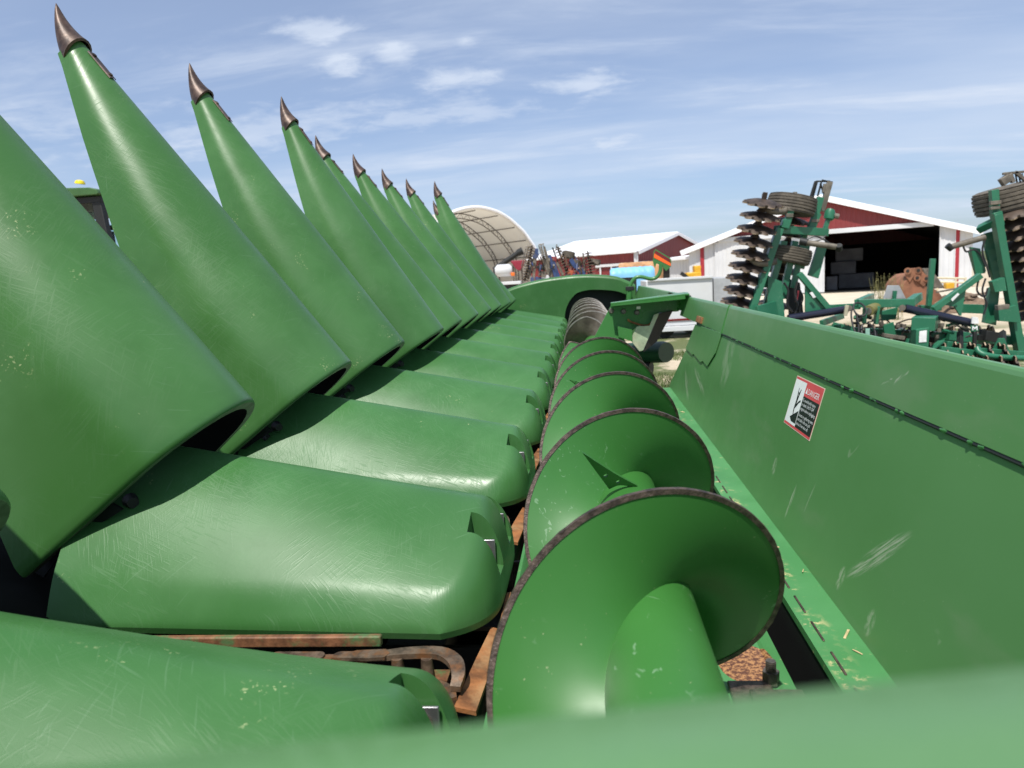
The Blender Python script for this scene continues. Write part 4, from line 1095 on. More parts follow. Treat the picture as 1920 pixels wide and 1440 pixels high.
HB('valve_block', (1775, 628, .1), (1812, 632, .1), 0.16, 0.20, m_hgreen); HB('valve_block', (1842, 628, 0), (1868, 632, 0), 0.16, 0.22, m_dark); HB('valve_block', (1655, 628, -.5), (1695, 634, -.5), 0.06, 0.08, m_dull); HB('valve_block', (1700, 640, -.5), (1716, 646, -.5), 0.10, 0.10, m_hgreen)
HB('frame_tube', (1560, 612, .1), (1600, 622, .0), 0.16, 0.07); HB('frame_tube', (1540, 606, .2), (1580, 592, 1.0), 0.10, 0.06)
for (u, v) in ((1684, 614), (1695, 614), (1752, 612), (1760, 622), (1756, 634), (1766, 612)):
    MB().tube([H(u, v, -.4), H(u, v - 6, -.4)], 0.035, 10).build('fitting', m_dull, hb)
rr_ = random.Random(21)
for i in range(16):
    u = rr_.uniform(1570, 1800); v = rr_.uniform(598, 634)
    rod('hose', arc_pts([H(u, v, .1), H(u + rr_.uniform(8, 25), v - rr_.uniform(2, 14), .0), H(u + rr_.uniform(25, 50), v + rr_.uniform(-6, 6), .1), H(u + rr_.uniform(45, 70), v + rr_.uniform(2, 10), .15)], 14), 0.013, rr_.choice((m_hosem, m_hosem, m_dull)), hb, 6)
for c_, rx, rz_ in (((1603, 603), 0.045, 0.19), ((1628, 622), 0.10, 0.13), ((1612, 580), 0.09, 0.10)):
    q = H(c_[0], c_[1], -.6); rod('hose_loop', [q + Vector((rx * math.cos(t), 0.1 * math.sin(t), rz_ * math.sin(t))) for t in (2 * math.pi * k / 24 for k in range(25))], 0.014, m_hosem, hb, 6)
for i in range(46):
    u = rr_.uniform(1560, 1835); v = 592 + (u - 1560) * 0.12 + rr_.uniform(-8, 34); dy = rr_.uniform(-.6, .8)
    if rr_.random() < .5: HB('fitting', (u, v, dy), (u + rr_.uniform(3, 14), v + rr_.uniform(-4, 4), dy + rr_.uniform(-.2, .2)), rr_.uniform(.03, .09), rr_.uniform(.03, .09), rr_.choice((m_dull, m_dark, m_hgreen, m_dark, m_chain)), 0.004)
    else: rod('pipe', [H(u, v, dy), H(u + rr_.uniform(-16, 22), v + rr_.uniform(-8, 8), dy + .1)], rr_.uniform(.012, .035), rr_.choice((m_dull, m_dark, m_steel, m_hgreen)), hb, 6)
plate('hose_guard', ((1623, 616, -.62), (1631, 616, -.62), (1631, 629, -.62), (1623, 628, -.62)), 0.01, simple('pale_green_plate', (0.25, 0.45, 0.36), 0.5))
HB('grease_bank', (1588, 572, -.4), (1585, 592, -.4), 0.05, 0.04, simple('beige_block', (0.45, 0.42, 0.30), 0.6), 0.003)
lm = plate('warning_sign', ((1820, 609, -.5), (1834, 608, -.5), (1835, 621, -.5), (1821, 622, -.5)), 0.01, m_hgreen)
lb = MB(); lb.prism([H(u, v, -.51) for u, v in ((1823, 619), (1823, 611.5), (1825, 611.5), (1828, 614.5), (1831, 611), (1833, 611), (1833, 619), (1831, 619), (1831, 614.5), (1828, 617.5), (1825, 614.5), (1825, 619))], (0, 0.004, 0)); lb.build('letter', m_label, lm, 0)
plate('white_bag', ((1823, 594, -.52), (1834, 595, -.52), (1836, 607, -.52), (1822, 607, -.52)), 0.03, m_label); HB('sign_post', (1828, 622, -.5), (1826, 665, -.5), 0.05, 0.05, m_dark)
# lower running gear so that the frame stands on the ground
for u in (1560, 1640, 1720, 1800):
    c_ = H(u, 600, 0.7); tyre(hb, Vector((c_.x, c_.y + 0.1, 0.42)), (1, 0.2, 0), 0.42, 0.28)
gang(hb, H(1480, 640, 1.3), H(1660, 634, 1.5), 9, 0.30); gang(hb, H(1670, 634, 1.5), H(1860, 640, 1.3), 9, 0.30); gang(hb, H(1530, 668, -.5), H(1880, 676, -.6), 14, 0.28)
HB('axle', (1540, 650, .7), (1820, 660, .7), 0.12, 0.12)
gang(hb, H(1520, 690, -.9), H(1700, 700, -.9), 8, 0.30); gang(hb, H(1720, 700, -.9), H(1900, 700, -.9), 8, 0.30)
for u in (1480, 1560, 1640, 1720, 1800, 1880): HB('gang_hanger', (u, 690, -.9), (u, 622, -.2), 0.06, 0.08, m_dark)
HB('frame_tube', (1420, 612, .2), (1930, 640, .2), 0.15, 0.15, m_hgreen)

# ------------------------------------------------------------------ barns
def ribbed(p0, p1, zb, zt, mat, name, parent, pitch=0.3, depth=0.022, out_=None):
    """ribbed metal wall from p0 to p1 (2D), its top height zt(s) over the run s"""
    p0, p1 = Vector(p0), Vector(p1); L = (p1 - p0).length; d = (p1 - p0) / L; nn = out_ if out_ else Vector((d.y, -d.x))
    cols = []; s_ = 0.0
    while s_ < L:
        for ds, dep in ((0.0, 0), (pitch * 0.62, 0), (pitch * 0.70, depth), (pitch * 0.88, depth), (pitch * 0.96, 0)):
            if s_ + ds <= L: cols.append((s_ + ds, dep))
        s_ += pitch
    cols.append((L, 0))
    lo_ = [(p0 + d * a + nn * b).to_3d() + Vector((0, 0, zb(a) if callable(zb) else zb)) for a, b in cols]
    hi_ = [(p0 + d * a + nn * b).to_3d() + Vector((0, 0, zt(a) if callable(zt) else zt)) for a, b in cols]
    return MB().grid([lo_, hi_]).build(name, mat, parent, 20, fix=False)
def roof_slope(name, a, b, c, d_, mat, parent, th=0.12):
    """a roof sheet, a-b at the eave and d_-c at the ridge, with standing ribs"""
    a, b, c, d_ = (Vector(p) for p in (a, b, c, d_)); m = MB()
    nn = (b - a).cross(d_ - a).normalized()
    if nn.z < 0: nn = -nn
    m.add([a, b, c, d_, a + nn * th, b + nn * th, c + nn * th, d_ + nn * th], [(0, 1, 2, 3), (4, 7, 6, 5), (0, 4, 5, 1), (1, 5, 6, 2), (2, 6, 7, 3), (3, 7, 4, 0)])
    k = int((b - a).length / 0.6)
    for i in range(1, k):
        p = a.lerp(b, i / k) + nn * th; q = d_.lerp(c, i / k) + nn * th
        m.beam(p, q, 0.05, 0.05, nn)
    return m.build(name, mat, parent, 20)
def U(u, p0, p1):
    """run along the wall p0-p1 (2D) at which the photograph column u meets it, near the horizon"""
    d = px(u, 495, 10) - EYE; k = Vector((d.x, d.y)); e = Vector(p1) - Vector(p0)
    den = k.x * e.y - k.y * e.x; t = (p0[0] * e.y - p0[1] * e.x) / den
    q = k * t; return (q - Vector(p0)).dot(e.normalized())
# big barn
A2, B2 = Vector((7.72, 54.0)), Vector((24.3, 48.0)); LB = (B2 - A2).length; dB = (B2 - A2) / LB; nB = Vector((dB.y, -dB.x))
if nB.y > 0: nB = -nB
inB = -nB
EAVE, PEAK = 3.60, 6.50
rz_ = lambda s_: EAVE + (PEAK - EAVE) * (1 - abs(s_ - LB / 2) / (LB / 2))
barn = thing('red_barn', (A2 + dB * LB / 2).to_3d(), 'large red and white barn with its wide sliding door open, behind the disc harrow', 'barn')
pt = lambda s_, z, o_=0.0: (A2 + dB * s_ + nB * o_).to_3d() + Vector((0, 0, z))
sd0, sd1 = U(1545, A2, B2), U(1760, A2, B2); DZ = 3.98
ribbed(A2, B2, lambda s_: min(DZ + 0.04, rz_(s_) - 0.02), lambda s_: rz_(s_), m_red, 'gable_wall', barn, out_=nB)
ribbed(A2, A2 + dB * sd0, 0, lambda s_: min(DZ, rz_(s_)), m_white, 'lower_wall', barn, out_=nB)
ribbed(A2 + dB * sd1, B2, 0, lambda s_: min(DZ, rz_(s_ + sd1)), m_white, 'lower_wall', barn, out_=nB)
bk_ = 22.0
ribbed(B2, B2 + inB * bk_, 0, EAVE, m_red, 'side_wall', barn, out_=dB); ribbed(A2, A2 + inB * bk_, 0, EAVE, m_red, 'side_wall', barn, out_=-dB)
ribbed(A2 + inB * bk_, B2 + inB * bk_, 0, rz_, m_red, 'back_wall', barn, out_=inB)
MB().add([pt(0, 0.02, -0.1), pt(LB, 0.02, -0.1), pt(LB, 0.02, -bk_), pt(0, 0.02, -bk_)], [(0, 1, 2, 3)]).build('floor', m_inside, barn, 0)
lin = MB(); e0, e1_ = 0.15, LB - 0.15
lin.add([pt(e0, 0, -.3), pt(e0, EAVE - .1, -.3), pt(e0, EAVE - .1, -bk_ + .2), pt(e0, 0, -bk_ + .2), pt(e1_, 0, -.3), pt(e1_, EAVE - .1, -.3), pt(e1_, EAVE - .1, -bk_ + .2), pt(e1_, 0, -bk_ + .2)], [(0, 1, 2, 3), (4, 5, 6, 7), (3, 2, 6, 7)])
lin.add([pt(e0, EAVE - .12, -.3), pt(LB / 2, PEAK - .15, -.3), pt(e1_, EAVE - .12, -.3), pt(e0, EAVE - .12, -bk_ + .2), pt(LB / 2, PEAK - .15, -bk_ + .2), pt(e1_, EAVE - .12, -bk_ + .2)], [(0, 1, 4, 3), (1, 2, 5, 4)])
lin.build('shade_lining', m_inside, barn, 0)  # added near-black shell, stands for the dark inside of the barn
ov = 0.45; oe = 0.5
for s0, s1 in ((-oe, LB / 2), (LB + oe, LB / 2)):
    ze = EAVE - (PEAK - EAVE) / (LB / 2) * oe
    roof_slope('roof', pt(s0, ze, ov), pt(s0, ze, -bk_ - ov), pt(s1, PEAK, -bk_ - ov), pt(s1, PEAK, ov), m_roof, barn)
    bevel(MB().beam(pt(s0, ze - 0.08, ov + 0.02), pt(s1, PEAK - 0.08, ov + 0.02), 0.05, 0.36, (0, 0, 1)).build('fascia', m_roof, barn), 0.01)
st0, st1 = 2.15, LB - 2.15
bevel(MB().beam(pt(st0, DZ + 0.14, 0.16), pt(st1, DZ + 0.14, 0.16), 0.22, 0.30).build('door_track', m_white, barn), 0.01)
sl0, sl1 = U(1342, A2, B2), U(1545, A2, B2)
def leaf(s0, s1, name='sliding_door'):
    k0 = A2 + dB * s0 + nB * 0.10; k1 = A2 + dB * s1 + nB * 0.10
    o = ribbed(k0, k1, 0.12, DZ, m_white, name, barn, out_=nB)
    for z in (0.14, DZ - 0.05): MB().beam(pt(s0, z, 0.13), pt(s1, z, 0.13), 0.06, 0.08).build('door_rail', m_white, o, 0)
    for q in (s0, s1): MB().beam(pt(q, 0.1, 0.13), pt(q, DZ, 0.13), 0.06, 0.06, (0, 1, 0)).build('door_stile', m_white, o, 0)
leaf(sl0, (sl0 + sl1) / 2 - 0.02); leaf((sl0 + sl1) / 2 + 0.02, sl1)
leaf(U(1761, A2, B2), U(1789, A2, B2))
for u in (1317, 1793): MB().beam(pt(U(u, A2, B2), 0, 0.06), pt(U(u, A2, B2), min(DZ, rz_(U(u, A2, B2))), 0.06), 0.26, 0.10, (0, 1, 0)).build('corner_post', simple('bright_red_trim', (0.33, 0.02, 0.03), 0.5), barn, 0)
# dim floor goods
for u0, u1, z0, z1, dep, lab in ((1557, 1605, 1.12, 2.05, 6.2, 'grey wrapped bale in the middle of the stack inside the dark barn'), (1566, 1618, 2.05, 3.0, 6.8, 'grey wrapped bale topmost of the stack inside the dark barn'),
                                  (1549, 1570, 0.03, 1.05, 3.4, 'small grey wrapped bale at the front of the stack just inside the barn door'), (1572, 1640, 0.03, 1.12, 6.4, 'long grey wrapped bale at the bottom of the stack inside the dark barn')):
    a_, b_ = U(u0, A2 + inB * dep, B2 + inB * dep), U(u1, A2 + inB * dep, B2 + inB * dep)
    m = MB(); c_ = (pt((a_ + b_) / 2, (z0 + z1) / 2, -dep - 0.7)); m.box(c_, (b_ - a_, 1.4, z1 - z0), Matrix.Rotation(math.atan2(dB.y, dB.x), 3, 'Z'))
    o = m.build('wrapped_bale', m_bale, None); bevel(o, 0.08, 3); tag(o, lab, 'bale', 'bales stacked in the barn')
MB().add([pt(sd0 - 6, 0.012, 0.3), pt(LB + 1, 0.012, 0.3), pt(LB + 2, 0.012, 14), pt(sd0 - 9, 0.012, 14)], [(0, 1, 2, 3)]).build('concrete_apron', m_conc, None, 0)['kind'] = 'structure'

# middle barn
C2 = Vector((4.64, 65.0)); dl = Vector((-0.854, 0.52)).normalized(); dg = Vector((0.476, 0.88)).normalized(); LL, LG = 11.5, 19.3; EM, PM = 4.0, 5.8
mb_ = thing('low_red_barn', C2.to_3d(), 'low red barn with a bright white roof, in the distance left of the open barn', 'barn')
rm = lambda s_: EM + (PM - EM) * (1 - abs(s_ - LG / 2) / (LG / 2))
q2 = lambda a, b, z, oa=0.0, ob=0.0: (C2 + dl * a + dg * b).to_3d() + Vector((0, 0, z))
ribbed(C2, C2 + dl * LL, 0, EM, m_red, 'long_wall', mb_, 0.4, 0.03, out_=-dg); ribbed(C2, C2 + dg * LG, 0, rm, m_red, 'gable_wall', mb_, 0.4, 0.03, out_=-dl)
ribbed(C2 + dg * LG, C2 + dg * LG + dl * LL, 0, EM, m_red, 'long_wall', mb_, 0.4, 0.03, out_=dg); ribbed(C2 + dl * LL, C2 + dl * LL + dg * LG, 0, rm, m_red, 'gable_wall', mb_, 0.4, 0.03, out_=dl)
roof_slope('roof', q2(-.3, -.5, EM - .09), q2(LL + .3, -.5, EM - .09), q2(LL + .3, LG / 2, PM), q2(-.3, LG / 2, PM), m_roof, mb_)
roof_slope('roof', q2(-.3, LG + .5, EM - .09), q2(LL + .3, LG + .5, EM - .09), q2(LL + .3, LG / 2, PM), q2(-.3, LG / 2, PM), m_roof, mb_)
MB().beam(q2(-.04, -.04, 0), q2(-.04, -.04, EM - .1), 0.35, 0.35, (0, 1, 0)).build('corner_trim', m_white, mb_, 0)
for (b0, b1) in ((0, LG / 2), (LG, LG / 2)): MB().beam(q2(-.34, b0, EM - .1), q2(-.34, b1, PM - .1), 0.06, 0.3).build('fascia', m_roof, mb_, 0)
W0, W1 = C2, C2 + dl * LL
MB().beam(q2(0.2, -.12, 2.95), q2(U(1118, W0, W1), -.12, 2.95), 0.16, 0.24).build('door_track', m_white, mb_, 0)
for u in (1126, 1147, 1168): MB().beam(q2(U(u, W0, W1), -.1, 0.05), q2(U(u, W0, W1), -.1, 2.85), 0.14, 0.14, (0, 1, 0)).build('door_trim', m_white, mb_, 0)
wq = U(1157, W0, W1); MB().box(q2(wq, -.06, 2.1), (0.55, 0.08, 1.3), Matrix.Rotation(math.atan2(dl.y, dl.x), 3, 'Z')).build('window', simple('dull_window', (0.10, 0.12, 0.10), 0.2), mb_, 0)
MB().beam(q2(-.12, 0.3, 3.0), q2(-.12, 9.5, 3.0), 0.16, 0.26).build('door_track', m_white, mb_, 0)
MB().add([q2(-.06, 0.5, 0.05), q2(-.06, 9.0, 0.05), q2(-.06, 9.0, 2.85), q2(-.06, 0.5, 2.85)], [(0, 1, 2, 3)]).build('door_opening', m_inside, mb_, 0)  # flat near-black sheet stands for the unlit doorway

# white metal lean-to in front of its gable
wb_ = thing('white_shed', px(1280, 520, 57).to_2d().to_3d(), 'small white metal shed between the two red barns', 'shed')
wa, wc = px(1256, 520, 58).to_2d(), px(1310, 520, 55).to_2d(); wz = px(1280, 481, 56.5).z
ribbed(wa, wc, 0, wz - 0.25, m_grey if False else m_white, 'front_wall', wb_, 0.35, 0.03)
wn = Vector((-(wc - wa).y, (wc - wa).x)).normalized()
if wn.y < 0: wn = -wn
ribbed(wa, wa + wn * 4, 0, wz - 0.25, m_white, 'side_wall', wb_, 0.35, 0.03); ribbed(wc, wc + wn * 4, 0, wz - 0.25, m_white, 'side_wall', wb_, 0.35, 0.03)
m = MB(); e_ = (wc - wa).normalized() * 0.35
pp_ = [(wa - e_ - wn * .4), (wc + e_ - wn * .4), (wc + e_ + wn * 4.3), (wa - e_ + wn * 4.3)]
m.prism([p.to_3d() + Vector((0, 0, wz - .25 + (0.35 if i > 1 else 0))) for i, p in enumerate(pp_)], (0, 0, 0.2)); m.build('roof', m_roof, wb_, 0)

# yellow machine by the white shed
ym = thing('yellow_machine', px(1299, 520, 46).to_2d().to_3d(), 'small yellow machine parked before the white shed', 'machine')
yc_ = px(1299, 520, 46).to_2d().to_3d()
bevel(MB().box(yc_ + Vector((0, 0, 1.75)), (0.9, 1.0, 0.5)).build('body', m_yellow, ym), 0.05); bevel(MB().box(yc_ + Vector((0.25, 0, 2.15)), (0.4, 0.8, 0.5)).build('cab', m_yellow, ym), 0.04)
MB().beam(yc_ + Vector((-0.3, -.5, 1.6)), yc_ + Vector((-0.8, -.6, 2.0)), 0.15, 0.2).build('arm', m_dark, ym, 0)
MB().box(yc_ + Vector((0, 0, 1.1)), (1.0, 1.0, 0.9)).build('chassis', m_dark, ym, 0)
for sx in (-0.55, 0.6): tyre(ym, yc_ + Vector((sx, -.55, 0.45)), (0, 1, 0), 0.45, 0.3, 'wheel', m_tyred, 2); tyre(ym, yc_ + Vector((sx, .55, 0.45)), (0, 1, 0), 0.45, 0.3, 'wheel', m_tyred, 2)

# tarp-covered rows
def tarp_row(name, u0, u1, vt, Y, rad, mat, label, cat, skew=0.0, seed=1):
    a, b = px(u0, vt, Y), px(u1, vt, Y + skew); zt_ = a.z; rr = random.Random(seed); rows = []
    nseg = 26
    for i in range(nseg + 1):
        p = a.lerp(b, i / nseg); row = []
        endk = 1 - 0.22 * max(0, 1 - min(i, nseg - i) / 2.0) ** 2
        for j in range(17):
            t = math.pi * j / 16; wob = 1 + 0.03 * math.sin(i * 1.9 + j * 0.7) + rr.uniform(-.012, .012)
            y_, z_ = -math.cos(t) * rad * wob * endk, math.sin(t) * rad * wob * endk
            row.append(Vector((p.x, p.y + rad + y_, a.z * 0 + zt_ - rad + z_)))
        row = [Vector((row[0].x, row[0].y - 0.06, 0))] + row + [Vector((row[-1].x, row[-1].y + 0.06, 0))]
        rows.append(row)
    m = MB().grid(rows); m.fan(rows[0]); m.fan(rows[-1][::-1])
    return tag(m.build(name, mat, None, 60), label, cat)
m_btarp = simple('light_blue_tarp', (0.20, 0.47, 0.72), 0.45, var=0.15, scale=1.2, bump=0.3, bscale=3)
m_otarp = simple('faded_orange_cover', (0.42, 0.22, 0.10), 0.7, var=0.3, scale=2.5, dirt=(0.62, 0.45, 0.30), dirtamt=0.8)
tarp_row('tarp_covered_stack', 1144, 1228, 503, 38, 0.48, m_btarp, 'long stack under a light blue tarp beyond the far end of the header', 'covered stack', 0.5, 3)
tarp_row('rusty_tank', 1160, 1243, 493, 44, 0.46, m_otarp, 'long rusty orange and cream tank lying behind the blue tarp', 'tank', 0.8, 5)

# white trailer
wt = thing('white_trailer', (3.4, 24.5, 0), 'low white trailer box with a red stripe, beyond the feeder opening', 'trailer')
x0, x1 = px(1211, 525, 24).x, px(1336, 522, 24).x
zt0, zt1 = px(1211, 527, 24).z, px(1336, 520, 24).z
m = MB().prism([(x0, 24, zt0), (x1, 24, zt1), (x1, 24, 0.42), (x0 + 0.3, 24, 0.42), (x0, 24, 0.9)], (0, 2.4, 0)); bevel(m.build('box', m_white, wt, 0), 0.03)
bevel(MB().prism([(x1 + 0.05, 24.1, zt1 - 0.02), (px(1374, 520, 24).x, 24.1, zt1 - 0.03), (px(1374, 520, 24).x, 24.1, 0.5), (x1 + 0.05, 24.1, 0.5)], (0, 2.2, 0)).build('tailgate', m_grey, wt, 0), 0.02)
bevel(MB().beam((x0 + .05, 23.97, zt0 + 0.02), (x1, 23.97, zt1 + 0.02), 0.08, 0.08).build('top_rail', m_white, wt), 0.01)
bevel(MB().box(((x0 + x1) / 2, 23.98, 0.62), (x1 - x0, 0.03, 0.07)).build('stripe', m_refr, wt), 0.005)
bevel(MB().box(((x0 + x1) / 2 + 0.1, 24.0, 0.33), (x1 - x0, 0.2, 0.16)).build('chassis', m_white, wt), 0.01)
for xx in (x0 + 0.6, x1 - 0.5):
    for yy in (24.4, 26.0): tyre(wt, (xx, yy, 0.34), (0, 1, 0), 0.34, 0.22, 'wheel', m_tyred, 3)

# fabric shed
fs = thing('fabric_shed', (-10.1, 70, 0), 'white fabric arch shed open at its end showing steel trusses', 'shed')
ap = Vector((-10.1, 70.0)); da = Vector((-0.707, 0.707)); df = Vector((0.707, 0.707))
half = [(0, 9.35), (1.4, 9.22), (2.84, 8.85), (4.0, 8.3), (4.96, 7.65), (5.8, 7.0), (6.43, 6.3), (7.1, 5.5), (7.6, 4.6), (7.85, 3.4), (7.9, 2.0), (7.9, 0)]
full = [(-a, z) for a, z in half[::-1]] + half[1:]
S = lambda a, s_, z, sc_=1.0: (ap + df * a * sc_ + da * s_).to_3d() + Vector((0, 0, z * sc_ if z > 0.5 else z))
m_fab = simple('white_fabric', (0.80, 0.80, 0.79), 0.6, var=0.04, scale=0.3)
_t = m_fab.node_tree; _p = _t.nodes['Principled BSDF']; _o = [n for n in _t.nodes if n.type == 'OUTPUT_MATERIAL'][0]
_tr = N(_t, 'ShaderNodeBsdfTranslucent'); _tr.inputs[0].default_value = (0.82, 0.78, 0.70, 1); _ms = N(_t, 'ShaderNodeMixShader'); _ms.inputs[0].default_value = 0.55
_t.links.new(_p.outputs[0], _ms.inputs[1]); _t.links.new(_tr.outputs[0], _ms.inputs[2]); _t.links.new(_ms.outputs[0], _o.inputs[0])
nb = 8; m = MB()
for sc_, fl_ in ((1.0, False), (0.985, True)): m.grid([[S(a, s_ * 3.4, z - (0.02 * math.sin(a) ** 2 if 0 else 0), sc_) for a, z in full] for s_ in range(nb + 1)], flip=fl_)
m.grid([[S(a, 0, z) for a, z in full], [S(a, 0, z, 0.985) for a, z in full]])
m.build('cover', m_fab, fs, 30, fix=False)
MB().tube(arc_pts([S(a, -.05, z, 1.0) for a, z in full], 90), 0.16, 8).build('front_rim', m_roof, fs, 60)
m_truss = simple('dark_truss_steel', (0.10, 0.085, 0.075), 0.5, 0.3)
for k in range(1, nb):
    t_ = MB(); pa = [S(a, k * 3.4, z, 0.975) for a, z in full]; pb = [S(a, k * 3.4, z, 0.925) for a, z in full]
    pa2, pb2 = arc_pts(pa, 66), arc_pts(pb, 66); t_.tube(pa2, 0.05, 5, False); t_.tube(pb2, 0.05, 5, False)
    for q in range(0, min(len(pa2), len(pb2)) - 2, 2): t_.tube([pa2[q], pb2[q + 1], pa2[q + 2]], 0.025, 4, False)
    t_.build('truss', m_truss, fs, 0, fix=False)
for a, z in [full[i] for i in (3, 5, 7, 9, 11, 13, 15, 17, 19)]: MB().tube([S(a, 0.2, z, 0.97), S(a, nb * 3.4, z, 0.97)], 0.05, 5).build('purlin', m_truss, fs, 0)
endw = [S(a, nb * 3.4, z, 0.99) for a, z in full]; MB().add(endw, [t for t in geometry.tessellate_polygon([endw])]).build('end_curtain', simple('grey_fabric', (0.60, 0.58, 0.54), 0.7), fs, 0)
# auger pipe and red hopper in front of it
gp = thing('grain_auger', px(950, 505, 46).to_2d().to_3d(), 'black grain auger tube slanting up beside the fabric shed', 'grain auger')
MB().tube([px(926, 506, 46), px(972, 474, 46)], 0.17, 12).build('tube', m_dark, gp); MB().tube([px(970, 475, 46), px(980, 470, 46)], [0.21, 0.25], 12).build('spout', m_dark, gp); MB().tube([px(928, 505, 46), px(928, 560, 46)], 0.1, 8).build('leg', m_dark, gp)
rh = thing('red_hopper', px(972, 505, 48).to_2d().to_3d(), 'red funnel shaped hopper beneath the black auger tube', 'hopper')
hp = [px(956, 489, 48), px(986, 487, 48), px(974, 508, 48), px(968, 505, 48)]
bevel(MB().prism(hp, (0, 1.1, 0)).build('bin', simple('hopper_red', (0.26, 0.02, 0.04), 0.5), rh, 0), 0.04)
for u in (962, 978): MB().beam(px(u, 498, 48.5), (px(u, 498, 48.5).x, 48.5, 0), 0.1, 0.1, (0, 1, 0)).build('leg', m_dull, rh, 0)
pk = thing('white_tank', px(948, 520, 42).to_2d().to_3d(), 'pale rounded tank on a low frame left of the blue disc harrow', 'tank')
c_ = px(946, 507, 42); MB().tube([c_ + Vector((-.55, 0, 0)), c_ + Vector((-.4, 0, 0)), c_ + Vector((.3, 0, 0)), c_ + Vector((.45, 0, 0))], [0.2, 0.36, 0.36, 0.2], 18).build('shell', m_white, pk, 50)
bevel(MB().box(Vector((c_.x + .3, c_.y, c_.z - .75)), (1.3, 1.0, 0.18)).build('deck', m_white, pk), 0.02); bevel(MB().box(Vector((c_.x + .5, c_.y - .2, c_.z - .25)), (0.22, 0.2, 0.2)).build('lamp', m_orange, pk), 0.02)
for sx in (-.4, .8): tyre(pk, (c_.x + sx, c_.y, 0.5), (0, 1, 0), 0.5, 0.4, 'wheel', m_tyred, 2)
MB().beam((c_.x + .3, c_.y, c_.z - .8), (c_.x + .3, c_.y, 0.4), 0.8, 0.6, (0, 1, 0)).build('chassis', m_dark, pk, 0)

# blue disc harrows far off
def blue_harrow(name, Y, label, gangs, beams, tyres_, rods_, ub):
    o = thing(name, px(ub, 560, Y).to_2d().to_3d(), label, 'disc harrow', 'blue harrows in the distance')
    Q = lambda u, v, dy=0.0: px(u, v, Y + dy)
    for (a, b, n, r) in gangs: gang(o, Q(*a), Q(*b), n, r, 0.08)
    for (a, b, wd, mt) in beams: beam('frame_beam', Q(*a), Q(*b), wd * 0.66, wd * 0.66, mt, o, 0.01, (0, 1, 0))
    rq = random.Random(int(Y))
    for i in range(26):
        u = ub + rq.uniform(-26, 28); v = rq.uniform(478, 512)
        rod('bar', [Q(u, v, rq.uniform(-.4, .6)), Q(u + rq.uniform(-7, 9), v + rq.uniform(8, 22), rq.uniform(-.4, .6))], rq.uniform(.025, .06), rq.choice((m_dull, m_dark, m_blue, m_dull, m_chain)), o, 6)
    for (u, v, r, wd, dx) in tyres_: tyre(o, Q(u, v, .3), (dx, 0.1, 1), r, wd)
    for (a, b) in rods_: rod('tine', [Q(*a), Q(*b)], 0.035, m_dull, o, 6)
    for u in (ub - 14, ub + 14):
        p = Q(u, 520); beam('leg', (p.x, Y, 2.3), (p.x, Y, 0), 0.2, 0.2, m_blue, o, 0.01, (0, 1, 0))
    return o
blue_harrow('blue_disc_harrow', 43, 'blue disc harrow with two tall leaning disc gangs in front of the fabric shed',
    [((984, 524), (997, 464), 13, 0.27)],
    [((990, 524), (1006, 466), 0.20, m_dull), ((1000, 526), (1004, 480), 0.25, m_dull), ((1006, 480), (1006, 466), 0.30, m_blue), ((1002, 484), (1008, 474), 0.4, m_blue),
     ((1021, 468), (1036, 524), 0.22, m_dull), ((1014, 462), (1030, 522), 0.14, m_dull), ((1030, 478), (1042, 520), 0.28, m_blue), ((1004, 522), (1044, 524), 0.3, m_blue), ((1006, 500), (1020, 505), 0.25, m_dark), ((1010, 512), (1024, 515), 0.5, m_dull), ((1016, 518), (1030, 520), 0.35, m_white)],
    [], [((1010, 460), (1028, 520)), ((1014, 459), (1032, 520)), ((1018, 459), (1036, 520)), ((1021, 462), (1039, 520)), ((1010, 459), (1020, 457)), ((986, 466), (978, 500)), ((991, 462), (982, 498)), ((986, 463), (998, 461))], 1012)
blue_harrow('blue_disc_harrow', 47, 'blue disc harrow with brown tyres and an upright disc stack before the low red barn',
    [((1069, 524), (1046, 466), 12, 0.26), ((1111, 528), (1102, 474), 11, 0.32)],
    [((1036, 464), (1056, 522), 0.15, m_dark), ((1033, 484), (1044, 486), 0.4, m_red), ((1036, 486), (1048, 520), 0.3, m_blue), ((1044, 492), (1056, 516), 0.25, m_dull), ((1070, 486), (1080, 502), 0.4, m_blue), ((1080, 500), (1092, 512), 0.35, m_blue), ((1093, 474), (1097, 520), 0.16, m_dull), ((1060, 516), (1100, 518), 0.3, m_blue), ((1088, 504), (1094, 516), 0.5, m_blue), ((1064, 510), (1074, 512), 0.5, simple('dull_orange', (0.40, 0.09, 0.04), 0.5)), ((1108, 486), (1122, 494), 0.3, m_dull), ((1112, 504), (1124, 502), 0.10, m_dull)],
    [(1066, 478, 0.42, 0.45, 0.25), (1078, 494, 0.42, 0.42, 0.2), (1116, 492, 0.35, 0.35, 0.1)], [((1046, 462), (1056, 476)), ((1042, 474), (1052, 472)), ((1044, 458), (1042, 470)), ((1058, 496), (1062, 520))], 1078)

